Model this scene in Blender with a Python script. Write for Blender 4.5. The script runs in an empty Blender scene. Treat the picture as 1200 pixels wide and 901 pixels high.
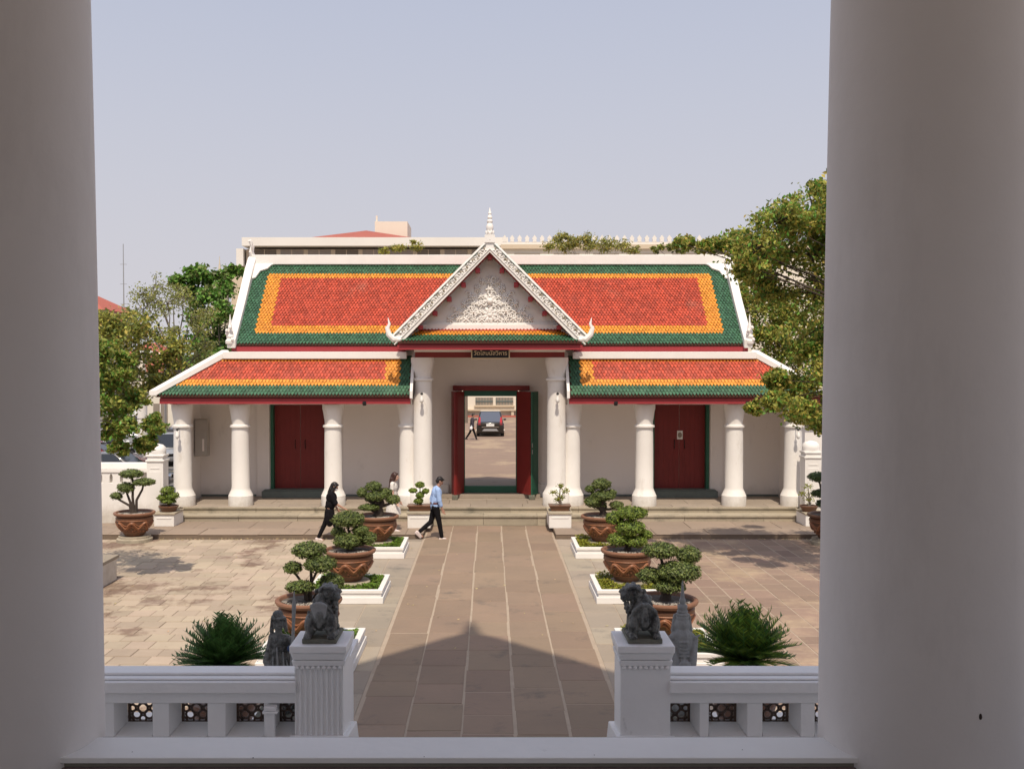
import bpy, bmesh, math, random
from math import radians, sin, cos, pi, sqrt
from mathutils import Vector, Matrix, Euler
random.seed(7)
SC = bpy.context.scene
COL = SC.collection

# ------------------------------------------------------------------ camera
cam_d = bpy.data.cameras.new('camera')
cam = bpy.data.objects.new('camera', cam_d); COL.objects.link(cam)
SC.camera = cam
HC = 4.67
PITCH = radians(1.6)
cam.location = (0, 0, HC)
cam.rotation_euler = (radians(90) - PITCH, 0, 0)
cam_d.sensor_width = 36.0
cam_d.lens = 34.5
cam_d.shift_x = 26 / 1200
cam_d.shift_y = -(22.5 - 1150 * math.tan(PITCH)) / 1200
cam_d.clip_start = 0.05; cam_d.clip_end = 3000

# ------------------------------------------------------------------ sky and sun
SUN_EL = radians(59.3); SUN_AZ = radians(-1.2)
world = bpy.data.worlds.new('World'); SC.world = world; world.use_nodes = True
wn = world.node_tree; wn.nodes.clear()
sky = wn.nodes.new('ShaderNodeTexSky'); sky.sky_type = 'NISHITA'; sky.sun_disc = False
sky.sun_elevation = SUN_EL; sky.sun_rotation = pi - SUN_AZ
sky.air_density = 1.2; sky.dust_density = 5.0; sky.ozone_density = 2.0; sky.altitude = 0
hz = wn.nodes.new('ShaderNodeMixRGB'); hz.blend_type = 'MIX'; hzc = wn.nodes.new('ShaderNodeMixRGB'); hzc.inputs[1].default_value = (4.15, 4.03, 4.28, 1); hzc.inputs[2].default_value = (3.45, 3.62, 4.40, 1)
wn.links.new(hzc.outputs[0], hz.inputs[2])
# haze: thick and pale near the horizon, thinning to blue overhead
tcw = wn.nodes.new('ShaderNodeTexCoord'); sxw = wn.nodes.new('ShaderNodeSeparateXYZ'); wn.links.new(tcw.outputs['Generated'], sxw.inputs[0])
mrw = wn.nodes.new('ShaderNodeMapRange'); mrw.interpolation_type = 'SMOOTHSTEP'
mrw.inputs[1].default_value = 0.0; mrw.inputs[2].default_value = 0.6; mrw.inputs[3].default_value = 0.98; mrw.inputs[4].default_value = 0.70
mrc = wn.nodes.new('ShaderNodeMapRange'); mrc.inputs[1].default_value = 0.02; mrc.inputs[2].default_value = 0.42
wn.links.new(sxw.outputs[2], mrc.inputs[0]); wn.links.new(mrc.outputs[0], hzc.inputs[0])
wn.links.new(sxw.outputs[2], mrw.inputs[0]); wn.links.new(mrw.outputs[0], hz.inputs[0])
bg = wn.nodes.new('ShaderNodeBackground'); bg.inputs[1].default_value = 0.115
wo = wn.nodes.new('ShaderNodeOutputWorld')
wn.links.new(sky.outputs[0], hz.inputs[1]); wn.links.new(hz.outputs[0], bg.inputs[0]); wn.links.new(bg.outputs[0], wo.inputs[0])

sun_d = bpy.data.lights.new('sun', 'SUN'); sun_d.energy = 2.8; sun_d.angle = radians(0.55); sun_d.color = (1.0, 0.88, 0.72)
sun = bpy.data.objects.new('sun', sun_d); COL.objects.link(sun)
# light travels towards +Y and down, a touch towards -X
sd = Vector((sin(SUN_AZ) * cos(SUN_EL), cos(SUN_AZ) * cos(SUN_EL), -sin(SUN_EL)))
sun.rotation_euler = sd.to_track_quat('-Z', 'Y').to_euler()
sun.location = (0, -20, 40)

SC.view_settings.view_transform = 'Standard'; SC.view_settings.look = 'None'
SC.view_settings.exposure = 0.46; SC.view_settings.gamma = 1.0
SC.cycles.max_bounces = 7; SC.cycles.diffuse_bounces = 4
SC.cycles.use_denoising = True

# ------------------------------------------------------------------ materials
def srgb(r, g, b):
    f = lambda c: (c / 255 / 12.92) if c / 255 <= 0.04045 else ((c / 255 + 0.055) / 1.055) ** 2.4
    return (f(r), f(g), f(b))

def mat(name, col, rough=0.6, col2=None, nscale=3.0, namt=0.35, bump=0.0, bscale=40.0, island=0.0, objrand=0.0,
        metallic=0.0, spec=0.4, stretch=None, trans=0.0, hue=0.0, coat=0.0, emit=None, cell=None, grime=None):
    m = bpy.data.materials.new(name); m.use_nodes = True
    nt = m.node_tree; N = nt.nodes; L = nt.links
    b = N['Principled BSDF']
    b.inputs['Roughness'].default_value = rough; b.inputs['Metallic'].default_value = metallic
    b.inputs['Specular IOR Level'].default_value = spec
    if coat: b.inputs['Coat Weight'].default_value = coat; b.inputs['Coat Roughness'].default_value = 0.05
    geo = N.new('ShaderNodeNewGeometry')
    mp = N.new('ShaderNodeMapping'); L.new(geo.outputs['Position'], mp.inputs['Vector'])
    if stretch: mp.inputs['Scale'].default_value = stretch
    vec = mp.outputs[0]
    rgb = N.new('ShaderNodeRGB'); rgb.outputs[0].default_value = (*col, 1)
    out = rgb.outputs[0]
    if col2 is not None:
        nz = N.new('ShaderNodeTexNoise'); nz.inputs['Scale'].default_value = nscale; nz.inputs['Detail'].default_value = 6
        nz.inputs['Roughness'].default_value = 0.62; L.new(vec, nz.inputs['Vector'])
        cr = N.new('ShaderNodeMapRange'); cr.inputs[1].default_value = 0.5 - namt * 0.5; cr.inputs[2].default_value = 0.5 + namt * 0.5
        L.new(nz.outputs[0], cr.inputs[0])
        mx = N.new('ShaderNodeMixRGB'); L.new(cr.outputs[0], mx.inputs[0]); L.new(out, mx.inputs[1])
        mx.inputs[2].default_value = (*col2, 1); out = mx.outputs[0]
    if grime is not None:   # (colour, scale, low, high)
        nz = N.new('ShaderNodeTexNoise'); nz.inputs['Scale'].default_value = grime[1]; nz.inputs['Detail'].default_value = 8
        nz.inputs['Roughness'].default_value = 0.7
        mp2 = N.new('ShaderNodeMapping'); mp2.inputs['Location'].default_value = (13.1, 7.7, 3.3)
        mp2.inputs['Scale'].default_value = grime[4] if len(grime) > 4 else (1, 1, 1)
        L.new(geo.outputs['Position'], mp2.inputs[0]); L.new(mp2.outputs[0], nz.inputs['Vector'])
        cr = N.new('ShaderNodeMapRange'); cr.inputs[1].default_value = grime[2]; cr.inputs[2].default_value = grime[3]
        L.new(nz.outputs[0], cr.inputs[0])
        mx = N.new('ShaderNodeMixRGB'); L.new(cr.outputs[0], mx.inputs[0]); L.new(out, mx.inputs[1])
        mx.inputs[2].default_value = (*grime[0], 1); out = mx.outputs[0]
    for amt, src in ((island, 'island'), (objrand, 'obj')):
        if not amt: continue
        if src == 'island': rs = geo.outputs['Random Per Island']
        else:
            oi = N.new('ShaderNodeObjectInfo'); rs = oi.outputs['Random']
        hs = N.new('ShaderNodeHueSaturation')
        mr = N.new('ShaderNodeMapRange'); mr.inputs[3].default_value = 1 - amt; mr.inputs[4].default_value = 1 + amt
        L.new(rs, mr.inputs[0]); L.new(mr.outputs[0], hs.inputs['Value'])
        if hue:
            mu = N.new('ShaderNodeMath'); mu.operation = 'MULTIPLY'; mu.inputs[1].default_value = 7.31; L.new(rs, mu.inputs[0])
            fr = N.new('ShaderNodeMath'); fr.operation = 'FRACT'; L.new(mu.outputs[0], fr.inputs[0])
            mh = N.new('ShaderNodeMapRange'); mh.inputs[3].default_value = 0.5 - hue; mh.inputs[4].default_value = 0.5 + hue
            L.new(fr.outputs[0], mh.inputs[0]); L.new(mh.outputs[0], hs.inputs['Hue'])
        L.new(out, hs.inputs['Color']); out = hs.outputs[0]
    L.new(out, b.inputs['Base Color'])
    if bump:
        nb = N.new('ShaderNodeTexNoise'); nb.inputs['Scale'].default_value = bscale; nb.inputs['Detail'].default_value = 5
        L.new(vec, nb.inputs['Vector'])
        bp = N.new('ShaderNodeBump'); bp.inputs['Strength'].default_value = bump; bp.inputs['Distance'].default_value = 0.02
        L.new(nb.outputs[0], bp.inputs['Height']); L.new(bp.outputs[0], b.inputs['Normal'])
    if trans:
        tr = N.new('ShaderNodeBsdfTranslucent'); L.new(out, tr.inputs[0])
        ms = N.new('ShaderNodeMixShader'); ms.inputs[0].default_value = trans
        L.new(b.outputs[0], ms.inputs[1]); L.new(tr.outputs[0], ms.inputs[2])
        L.new(ms.outputs[0], N['Material Output'].inputs[0])
    if emit:
        b.inputs['Emission Color'].default_value = (*emit[:3], 1); b.inputs['Emission Strength'].default_value = emit[3]
    return m

M = {}
M['white'] = mat('white_limewash', (.80, .775, .74), .75, (.74, .71, .67), 1.2, .5, .12, 25, grime=((.52, .47, .41), 2.2, .57, .80, (1, 1, .35)))
M['white_clean'] = mat('white_plaster_trim', (.82, .80, .77), .7, (.76, .735, .70), 2.0, .5, .1, 30)
M['porch_white'] = mat('porch_plaster', (.74, .71, .69), .62, (.67, .64, .62), .9, .5, .45, 3.2, grime=((.52, .49, .475), 1.1, .55, .9, (1, 1, .3)))
M['rail_white'] = mat('balustrade_gloss_paint', (.88, .88, .87), .45, (.82, .82, .81), 3, .5, .15, 22, grime=((.42, .41, .40), 5.0, .66, .85, (1, 1, .6)))
M['wall_shade'] = mat('colonnade_plaster', (.86, .81, .77), .8, (.80, .75, .71), .7, .7, .08, 30, grime=((.60, .56, .52), 1.3, .60, .88, (1, 1, .4)))
M['tile_red'] = mat('glazed_red_tile', (.47, .064, .028), .5, (.39, .060, .030), 1.5, .5, 0, island=.25, spec=.5, grime=((.30, .12, .08), .9, .58, .8))
M['tile_orange'] = mat('glazed_orange_tile', (.70, .29, .032), .45, (.60, .23, .03), 2.5, .6, 0, island=.18, spec=.5)
M['tile_green'] = mat('glazed_green_tile', (.032, .100, .055), .45, (.046, .125, .064), 2.5, .6, 0, island=.28, spec=.5)
M['tile_bed'] = mat('dark_tile_bed', (.07, .03, .02), .95)
M['crimson'] = mat('crimson_fascia_paint', (.36, .040, .050), .5, (.28, .032, .038), 1.2, .6)
M['door_red'] = mat('dark_red_door_paint', (.22, .022, .020), .5, (.17, .018, .016), 1.5, .6, .1, 30)
M['door_green'] = mat('door_frame_green_paint', (.022, .115, .070), .5, (.018, .09, .055), 2, .5)
M['sill_grey'] = mat('grey_green_sill_stone', (.16, .19, .175), .7, (.11, .13, .12), 3, .6, .2, 20)
M['step'] = mat('worn_sandstone', (.42, .36, .27), .85, (.33, .29, .22), 1.6, .7, .3, 14, grime=((.17, .155, .12), 2.2, .52, .72), objrand=.10)
M['plat'] = mat('platform_stone', (.34, .28, .225), .85, (.28, .235, .19), 1.8, .7, .25, 14, objrand=.08, grime=((.16, .14, .12), 1.3, .58, .75))
M['path'] = mat('brown_path_stone', (.295, .212, .150), .82, (.225, .168, .125), .9, .7, .35, 9, objrand=.09, hue=.006, grime=((.155, .125, .10), 1.6, .56, .74))
M['band'] = mat('grey_band_stone', (.36, .30, .235), .85, (.29, .25, .20), 1.1, .8, .3, 9, objrand=.13, hue=.008, grime=((.19, .17, .145), 1.7, .54, .72))
M['court'] = mat('buff_court_stone', (.46, .375, .285), .88, (.36, .29, .22), 1.1, .6, .3, 10, objrand=.13, hue=.008, grime=((.22, .155, .115), .45, .53, .60))
M['court2'] = mat('brown_court_stone', (.295, .205, .155), .88, (.235, .17, .13), .9, .7, .3, 10, objrand=.13, hue=.006, grime=((.37, .275, .19), .42, .52, .62))
M['apron'] = mat('apron_stone', (.33, .25, .19), .88, (.26, .205, .16), .8, .7, .3, 9, objrand=.09, grime=((.16, .13, .11), 1.1, .55, .75))
M['mortar'] = mat('pale_mortar', (.44, .36, .275), .95, (.34, .27, .21), 4, .7, .3, 30)
M['mortar_dark'] = mat('sandy_joint_fill', (.23, .17, .125), .95, (.17, .13, .095), 4, .7, .3, 30)
M['ground'] = mat('far_concrete', (.38, .32, .265), .95, (.32, .275, .23), .25, .7, .1, 6, grime=((.27, .24, .21), .3, .55, .8))
M['asphalt'] = mat('parking_asphalt', (.20, .19, .185), .95, (.15, .145, .14), .4, .7, .1, 8)
M['terra'] = mat('terracotta_pot', (.19, .085, .044), .42, (.11, .055, .034), 4, .8, .35, 20, grime=((.09, .055, .035), 2.5, .52, .72), objrand=.08)
M['terra_rim'] = mat('terracotta_rim', (.27, .13, .075), .5, (.19, .095, .058), 7, .8, .25, 30)
M['terra_highlight'] = mat('terracotta_relief_highlight', (.36, .15, .065), .45, (.20, .08, .045), 9, .8, .3, 30)  # highlights on the raised coils painted as a lighter orange clay
M['soil'] = mat('potting_soil', (.06, .045, .035), .95, (.16, .14, .12), 14, .3, .6, 60)
M['gravel'] = mat('pale_pebbles', (.36, .33, .29), .9, island=.25)
M['bark'] = mat('bonsai_bark', (.075, .055, .042), .9, (.045, .034, .028), 14, .6, .6, 40)
M['bark_pale'] = mat('pale_tree_bark', (.20, .165, .135), .9, (.12, .10, .085), 8, .6, .5, 30)
M['leaf'] = mat('bonsai_leaf', (.12, .155, .038), .5, None, island=.5, hue=.02, trans=.18, spec=.4)
M['leaf_lime'] = mat('lime_bonsai_leaf', (.155, .215, .03), .5, None, island=.45, hue=.02, trans=.2, spec=.4)
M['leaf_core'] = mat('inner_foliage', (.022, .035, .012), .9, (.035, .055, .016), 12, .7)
M['leaf_dark'] = mat('dark_bonsai_leaf', (.045, .075, .022), .5, None, island=.5, hue=.02, trans=.15)
M['hedge'] = mat('hedge_leaf', (.13, .22, .025), .6, None, island=.45, hue=.025, trans=.25)
M['hedge_y'] = mat('yellow_hedge_leaf', (.26, .27, .03), .6, None, island=.45, hue=.035, trans=.25)
M['cycad'] = mat('cycad_leaflet', (.085, .18, .045), .42, None, island=.5, hue=.015, trans=.1, spec=.5)
M['cycad_sun_tip'] = mat('painted_sun_cycad_leaflet', (.20, .30, .05), .42, None, island=.55, hue=.02, trans=.25)  # sun on the outer leaflets put into a yellower leaf colour
M['tree_olive'] = mat('olive_tree_leaf', (.29, .31, .065), .6, None, island=.55, hue=.03, trans=.4)
M['tree_yellow'] = mat('yellowing_tree_leaf', (.46, .41, .09), .6, None, island=.5, hue=.035, trans=.4)
M['tree_green'] = mat('bright_tree_leaf', (.14, .29, .045), .5, None, island=.6, hue=.02, trans=.3)
M['tree_sparse'] = mat('dusty_tree_leaf', (.29, .30, .13), .7, None, island=.4, hue=.03, trans=.3)
M['stone_dark'] = mat('weathered_green_stone', (.095, .10, .093), .5, (.22, .225, .21), 22, .4, .9, 45, grime=((.035, .036, .033), 9, .48, .6), spec=.5)
M['stone_grey'] = mat('weathered_grey_stone', (.34, .35, .345), .8, (.20, .205, .20), 8, .6, .5, 40)
M['stone_base'] = mat('statue_plinth_stone', (.19, .19, .15), .85, (.12, .12, .095), 10, .6, .4, 40)
M['lattice'] = mat('brown_glazed_lattice', (.10, .055, .034), .45, (.055, .032, .022), 12, .6, .3, 40, spec=.5)
M['dark'] = mat('black_gloss', (.012, .012, .013), .35)
M['gold'] = mat('pale_gold_lettering', (.62, .50, .33), .45)
M['metal'] = mat('brushed_metal', (.45, .44, .42), .35, metallic=.9)
M['box_grey'] = mat('grey_cabinet_paint', (.46, .43, .39), .55, (.40, .37, .34), 3, .6)
M['beige'] = mat('beige_facade', (.60, .50, .37), .85, (.54, .445, .33), .3, .6, 0)
M['beige_pale'] = mat('cream_facade', (.72, .66, .56), .85, (.66, .60, .50), .3, .6, 0)
M['far_white'] = mat('far_white_concrete', (.76, .73, .68), .85, (.70, .665, .61), .2, .6, 0)
M['far_window'] = mat('far_window_glass', (.24, .20, .165), .4, (.30, .25, .20), .8, .5)
M['far_red'] = mat('far_red_roof', (.42, .12, .085), .8, (.36, .105, .075), .4, .6, .2, 8)
M['far_dark'] = mat('far_dark_brown', (.17, .14, .11), .8)  # plain dark brown for some far windows and the pole
M['skin'] = mat('skin', (.42, .235, .165), .55, (.37, .20, .14), 20, .5)
M['skin_pale'] = mat('pale_skin', (.60, .38, .29), .55, (.55, .34, .26), 20, .5)
M['hair_black'] = mat('black_hair', (.012, .010, .010), .45, None)
M['hair_brown'] = mat('brown_hair', (.055, .022, .016), .45, (.035, .015, .012), 60, .5)
M['cloth_black'] = mat('black_cloth', (.008, .0075, .009), .9, (.013, .012, .014), 12, .5, .4, 30, spec=.1)
M['cloth_navy'] = mat('dark_mauve_cloth', (.06, .048, .062), .9, (.045, .036, .048), 10, .5, .3, 30)
M['cloth_blue'] = mat('pale_blue_shirt', (.36, .50, .78), .85, (.30, .43, .70), 9, .6, .5, 18)
M['cloth_white'] = mat('white_lace_cloth', (.74, .71, .67), .9, (.60, .56, .52), 28, .4, .6, 40)
M['mask'] = mat('white_face_mask', (.82, .82, .84), .8)
M['belt'] = mat('brown_leather_belt', (.13, .05, .045), .5)
M['shoe_white'] = mat('white_shoe', (.72, .64, .62), .7, (.60, .50, .48), 30, .5)
M['shoe_dark'] = mat('dark_shoe', (.03, .025, .025), .6)
M['car_black'] = mat('black_car_paint', (.008, .008, .009), .2, coat=1.0, spec=.5)
M['car_white'] = mat('white_car_paint', (.74, .74, .75), .3, coat=.8)
M['car_silver'] = mat('silver_car_paint', (.42, .43, .45), .3, coat=.8, metallic=.4)
M['car_red'] = mat('red_car_paint', (.42, .02, .03), .3, coat=.8)
M['car_grey'] = mat('dark_grey_car_paint', (.075, .075, .08), .3, coat=.8)
M['glass_dark'] = mat('car_window_glass', (.02, .024, .03), .06, spec=.8)
M['glass_rear'] = mat('rear_window_glass', (.09, .11, .16), .08, spec=.9)
M['tail_red'] = mat('tail_light_lens', (.45, .015, .02), .15, coat=.5)
M['tyre'] = mat('tyre_rubber', (.02, .02, .02), .85)
M['plate'] = mat('white_plate', (.8, .8, .78), .5)
M['chrome'] = mat('bright_chrome', (.7, .7, .7), .15, metallic=1.0)
M['porch_floor'] = mat('porch_stone_floor', (.24, .22, .20), .7, (.19, .175, .16), 4, .6, .2, 20)
M['porch_step'] = mat('porch_step_plum', (.20, .15, .15), .6, (.16, .12, .12), 4, .6)
M['fleck'] = mat('bare_brown_chip', (.05, .035, .03), .9)

# ------------------------------------------------------------------ mesh builder
class MB:
    def __init__(self): self.v = []; self.f = []; self.m = []; self.s = []
    def add(self, vs, fs, m=0, smooth=False):
        o = len(self.v); self.v.extend(vs)
        for f in fs: self.f.append(tuple(i + o for i in f)); self.m.append(m); self.s.append(smooth)
    def box(self, x0, x1, y0, y1, z0, z1, m=0):
        self.add([(x0,y0,z0),(x1,y0,z0),(x1,y1,z0),(x0,y1,z0),(x0,y0,z1),(x1,y0,z1),(x1,y1,z1),(x0,y1,z1)],
                 [(0,3,2,1),(4,5,6,7),(0,1,5,4),(1,2,6,5),(2,3,7,6),(3,0,4,7)], m)
    def hexa(self, b, t, m=0):   # 4 bottom, 4 top points, counter-clockwise from above
        self.add(list(b) + list(t), [(0,3,2,1),(4,5,6,7),(0,1,5,4),(1,2,6,5),(2,3,7,6),(3,0,4,7)], m)
    def prism(self, pts, y0, y1, m=0):   # outline in xz extruded along y
        n = len(pts)
        self.add([(x, y0, z) for x, z in pts] + [(x, y1, z) for x, z in pts],
                 [tuple(range(n)), tuple(range(2*n-1, n-1, -1))] + [(i, i+n, (i+1) % n + n, (i+1) % n) for i in range(n)], m)
    def prism_x(self, pts, x0, x1, m=0):   # outline in yz extruded along x
        n = len(pts)
        self.add([(x0, y, z) for y, z in pts] + [(x1, y, z) for y, z in pts],
                 [tuple(range(n-1, -1, -1)), tuple(range(n, 2*n))] + [(i, (i+1) % n, (i+1) % n + n, i+n) for i in range(n)], m)
    def prism_z(self, pts, z0, z1, m=0, smooth=False):
        n = len(pts)
        self.add([(x, y, z0) for x, y in pts] + [(x, y, z1) for x, y in pts], [tuple(range(n-1, -1, -1)), tuple(range(n, 2*n))], m)
        self.add([(x, y, z0) for x, y in pts] + [(x, y, z1) for x, y in pts], [(i, (i+1) % n, (i+1) % n + n, i+n) for i in range(n)], m, smooth)
    def lathe(self, cx, cy, prof, n=24, m=0, smooth=True, cap=True):
        vs = []; fs = []
        for r, z in prof:
            for k in range(n):
                a = 2*pi*k/n; vs.append((cx + r*cos(a), cy + r*sin(a), z))
        for i in range(len(prof)-1):
            for k in range(n):
                fs.append((i*n+k, i*n+(k+1) % n, (i+1)*n+(k+1) % n, (i+1)*n+k))
        self.add(vs, fs, m, smooth)
        if cap:
            p0 = [(cx + prof[0][0]*cos(2*pi*k/n), cy + prof[0][0]*sin(2*pi*k/n), prof[0][1]) for k in range(n)]
            p1 = [(cx + prof[-1][0]*cos(2*pi*k/n), cy + prof[-1][0]*sin(2*pi*k/n), prof[-1][1]) for k in range(n)]
            self.add(p0, [tuple(range(n-1, -1, -1))], m); self.add(p1, [tuple(range(n))], m)
    def ell(self, c, r, m=0, seg=12, ring=8, rot=None, smooth=True):
        vs = []; fs = []
        R = rot.to_matrix() if rot else None
        def P(x, y, z):
            p = Vector((x*r[0], y*r[1], z*r[2]))
            if R: p = R @ p
            return (c[0]+p.x, c[1]+p.y, c[2]+p.z)
        vs.append(P(0, 0, -1))
        for i in range(1, ring):
            t = -pi/2 + pi*i/ring
            for k in range(seg): vs.append(P(cos(t)*cos(2*pi*k/seg), cos(t)*sin(2*pi*k/seg), sin(t)))
        vs.append(P(0, 0, 1)); last = len(vs)-1
        for k in range(seg):
            fs.append((0, 1+(k+1) % seg, 1+k)); fs.append((last, last-seg+k, last-seg+(k+1) % seg))
        for i in range(ring-2):
            for k in range(seg):
                a = 1+i*seg; fs.append((a+k, a+(k+1) % seg, a+seg+(k+1) % seg, a+seg+k))
        self.add(vs, fs, m, smooth)
    def tube(self, pts, rad, n=8, m=0, smooth=True, flat=1.0):
        pts = [Vector(p) for p in pts]
        if not hasattr(rad, '__len__'): rad = [rad]*len(pts)
        vs = []; fs = []; up = None
        for i, p in enumerate(pts):
            d = (pts[min(i+1, len(pts)-1)] - pts[max(i-1, 0)])
            d = d.normalized() if d.length > 1e-9 else Vector((0, 0, 1))
            if up is None:
                up = Vector((0, 0, 1)) if abs(d.z) < .9 else Vector((0, 1, 0))
            a = d.cross(up)
            if a.length < 1e-6: a = d.cross(Vector((1, 0, 0)))
            a.normalize(); b = a.cross(d).normalized(); up = b
            for k in range(n):
                t = 2*pi*k/n; q = p + a*(rad[i]*cos(t)) + b*(rad[i]*flat*sin(t)); vs.append(tuple(q))
        for i in range(len(pts)-1):
            for k in range(n): fs.append((i*n+k, i*n+(k+1) % n, (i+1)*n+(k+1) % n, (i+1)*n+k))
        fs.append(tuple(range(n-1, -1, -1))); e = (len(pts)-1)*n; fs.append(tuple(range(e, e+n)))
        self.add(vs, fs, m, smooth)
    def cap(self, a, b, ra, rb, n=10):   # rounded capsule
        a = Vector(a); b = Vector(b); d = (b-a)
        L = d.length; d = d/L if L > 1e-6 else Vector((0, 0, 1))
        pts = []; rr = []
        for t in (-1, -.8, -.4): pts.append(a + d*ra*t); rr.append(max(ra*sqrt(max(0, 1-t*t)), ra*.05))
        pts.append(a); rr.append(ra); pts.append(b); rr.append(rb)
        for t in (.4, .8, 1): pts.append(b + d*rb*t); rr.append(max(rb*sqrt(max(0, 1-t*t)), rb*.05))
        self.tube(pts, rr, n)
    def build(self, name, mats, parent=None, sharp=35, bevel=0.0, remesh=0.0, smooth_it=0, loc=None):
        me = bpy.data.meshes.new(name)
        me.from_pydata(self.v, [], self.f)
        if not isinstance(mats, (list, tuple)): mats = [mats]
        for mm in mats: me.materials.append(M[mm] if isinstance(mm, str) else mm)
        me.polygons.foreach_set('material_index', self.m)
        me.polygons.foreach_set('use_smooth', self.s)
        me.update()
        if any(self.s) and not all(self.s) or sharp:
            try: me.set_sharp_from_angle(angle=radians(sharp))
            except Exception: pass
        o = bpy.data.objects.new(name, me); COL.objects.link(o)
        if parent: o.parent = parent
        if loc: o.location = loc
        if remesh:
            r = o.modifiers.new('remesh', 'REMESH'); r.mode = 'VOXEL'; r.voxel_size = remesh; r.use_smooth_shade = True
            if smooth_it:
                s_ = o.modifiers.new('smooth', 'SMOOTH'); s_.iterations = smooth_it; s_.factor = .5
        if bevel:
            bv = o.modifiers.new('bevel', 'BEVEL'); bv.width = bevel; bv.segments = 2; bv.limit_method = 'ANGLE'; bv.angle_limit = radians(50)
        return o

def tag(o, label=None, cat=None, group=None, kind=None):
    if label: o['label'] = label
    if cat: o['category'] = cat
    if group: o['group'] = group
    if kind: o['kind'] = kind
    return o
def empty(name, loc, label=None, cat=None, group=None, rz=0.0):
    o = bpy.data.objects.new(name, None); COL.objects.link(o); o.empty_display_size = .2
    o.location = loc; o.rotation_euler = (0, 0, rz)
    return tag(o, label, cat, group)
def children(o): return [c for c in bpy.data.objects if c.parent == o]
def inst(src, name, parent, loc=(0,0,0), scale=(1,1,1), rot=(0,0,0)):   # shares mesh data
    o = bpy.data.objects.new(name, src.data if hasattr(src, 'data') else src); COL.objects.link(o)
    o.parent = parent; o.location = loc; o.scale = scale; o.rotation_euler = rot
    return o

# leaf clouds -------------------------------------------------------
def leaves(mb, pts, size, normals=None, m=0, aspect=.5, mats=1, droop=0.0, rnd=random):
    for i, p in enumerate(pts):
        s = size * rnd.uniform(.65, 1.35)
        n = Vector((rnd.gauss(0, 1), rnd.gauss(0, 1), rnd.gauss(0, 1) + .5))
        if normals is not None: n = Vector(normals[i])*1.6 + n*.75
        if n.length < 1e-4: n = Vector((0, 0, 1))
        n.normalize()
        t = n.cross(Vector((rnd.gauss(0, 1), rnd.gauss(0, 1), rnd.gauss(0, 1) - droop)))
        if t.length < 1e-4: continue
        t.normalize(); b = n.cross(t)
        a_ = t*(s*.5); c_ = b*(s*.5*aspect); P = Vector(p); k = n*(s*.10)
        mb.add([tuple(P-a_), tuple(P+c_-k), tuple(P+a_), tuple(P-c_-k)], [(0, 1, 2), (0, 2, 3)] if False else [(0, 1, 2, 3)], m if mats == 1 else rnd.randrange(mats))
def sphere_pts(c, r, n, lo=.85, hi=1.06, flatbottom=True, rnd=random):
    P = []; Nn = []
    while len(P) < n:
        d = Vector((rnd.gauss(0, 1), rnd.gauss(0, 1), rnd.gauss(0, 1))).normalized()
        if flatbottom and d.z < -.55 and rnd.random() < .6: continue
        k = rnd.uniform(lo, hi)
        lump = 1 + .07*sin(d.x*7+c[0]*9)*sin(d.y*8+c[1]*5) + .05*sin(d.z*9+d.x*5)
        k *= lump
        P.append((c[0]+d.x*r[0]*k, c[1]+d.y*r[1]*k, c[2]+d.z*r[2]*k)); Nn.append((d.x/r[0], d.y/r[1], d.z/r[2]))
    Nn = [tuple(Vector(q).normalized()) for q in Nn]
    return P, Nn

M['sill_olive'] = mat('olive_sill_stone', (.26, .25, .20), .8, (.20, .19, .155), 5, .6, .2, 30)
M['litter'] = mat('dry_fallen_leaf', (.50, .38, .20), .8, None, island=.4, hue=.03)
M['landing'] = mat('landing_stone', (.50, .47, .43), .85, (.42, .40, .36), 2, .6, .2, 12)  # hidden landing, kept pale to bounce light onto the balustrade

# damp and splash stains low on limewashed masonry
def base_stain(m, z0, z1, col, amt=.75):
    nt = m.node_tree; N = nt.nodes; L = nt.links; b = N['Principled BSDF']; src = b.inputs['Base Color'].links[0].from_socket
    g = N.new('ShaderNodeNewGeometry'); sx = N.new('ShaderNodeSeparateXYZ'); L.new(g.outputs['Position'], sx.inputs[0])
    mr = N.new('ShaderNodeMapRange'); mr.inputs[1].default_value = z0; mr.inputs[2].default_value = z1; mr.inputs[3].default_value = 1; mr.inputs[4].default_value = 0; L.new(sx.outputs[2], mr.inputs[0])
    nz = N.new('ShaderNodeTexNoise'); nz.inputs['Scale'].default_value = 5; nz.inputs['Detail'].default_value = 7; nz.inputs['Roughness'].default_value = .7; L.new(g.outputs['Position'], nz.inputs['Vector'])
    ad = N.new('ShaderNodeMath'); ad.operation = 'ADD'; L.new(nz.outputs[0], ad.inputs[0]); L.new(mr.outputs[0], ad.inputs[1])
    m2 = N.new('ShaderNodeMapRange'); m2.inputs[1].default_value = .95; m2.inputs[2].default_value = 1.6; m2.inputs[4].default_value = amt; L.new(ad.outputs[0], m2.inputs[0])
    mx = N.new('ShaderNodeMixRGB'); mx.inputs[2].default_value = (*col, 1); L.new(src, mx.inputs[1]); L.new(m2.outputs[0], mx.inputs[0]); L.new(mx.outputs[0], b.inputs['Base Color'])
base_stain(M['white'], .3, 1.1, (.40, .35, .28))
base_stain(M['wall_shade'], .4, 1.1, (.42, .38, .33), .6)
# ------------------------------------------------------------------ ground and paving
def sheet(name, x0, x1, y0, y1, z, m, kind='structure', thick=None):
    b = MB()
    if thick: b.box(x0, x1, y0, y1, z-thick, z)
    else: b.add([(x0,y0,z),(x1,y0,z),(x1,y1,z),(x0,y1,z)], [(0,1,2,3)])
    return tag(b.build(name, m), kind=kind)
sheet('far_ground', -900, 900, -300, 1600, -.06, 'ground')
sheet('parking_ground', -60, -11, 31.5, 96, -.045, 'asphalt')

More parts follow.
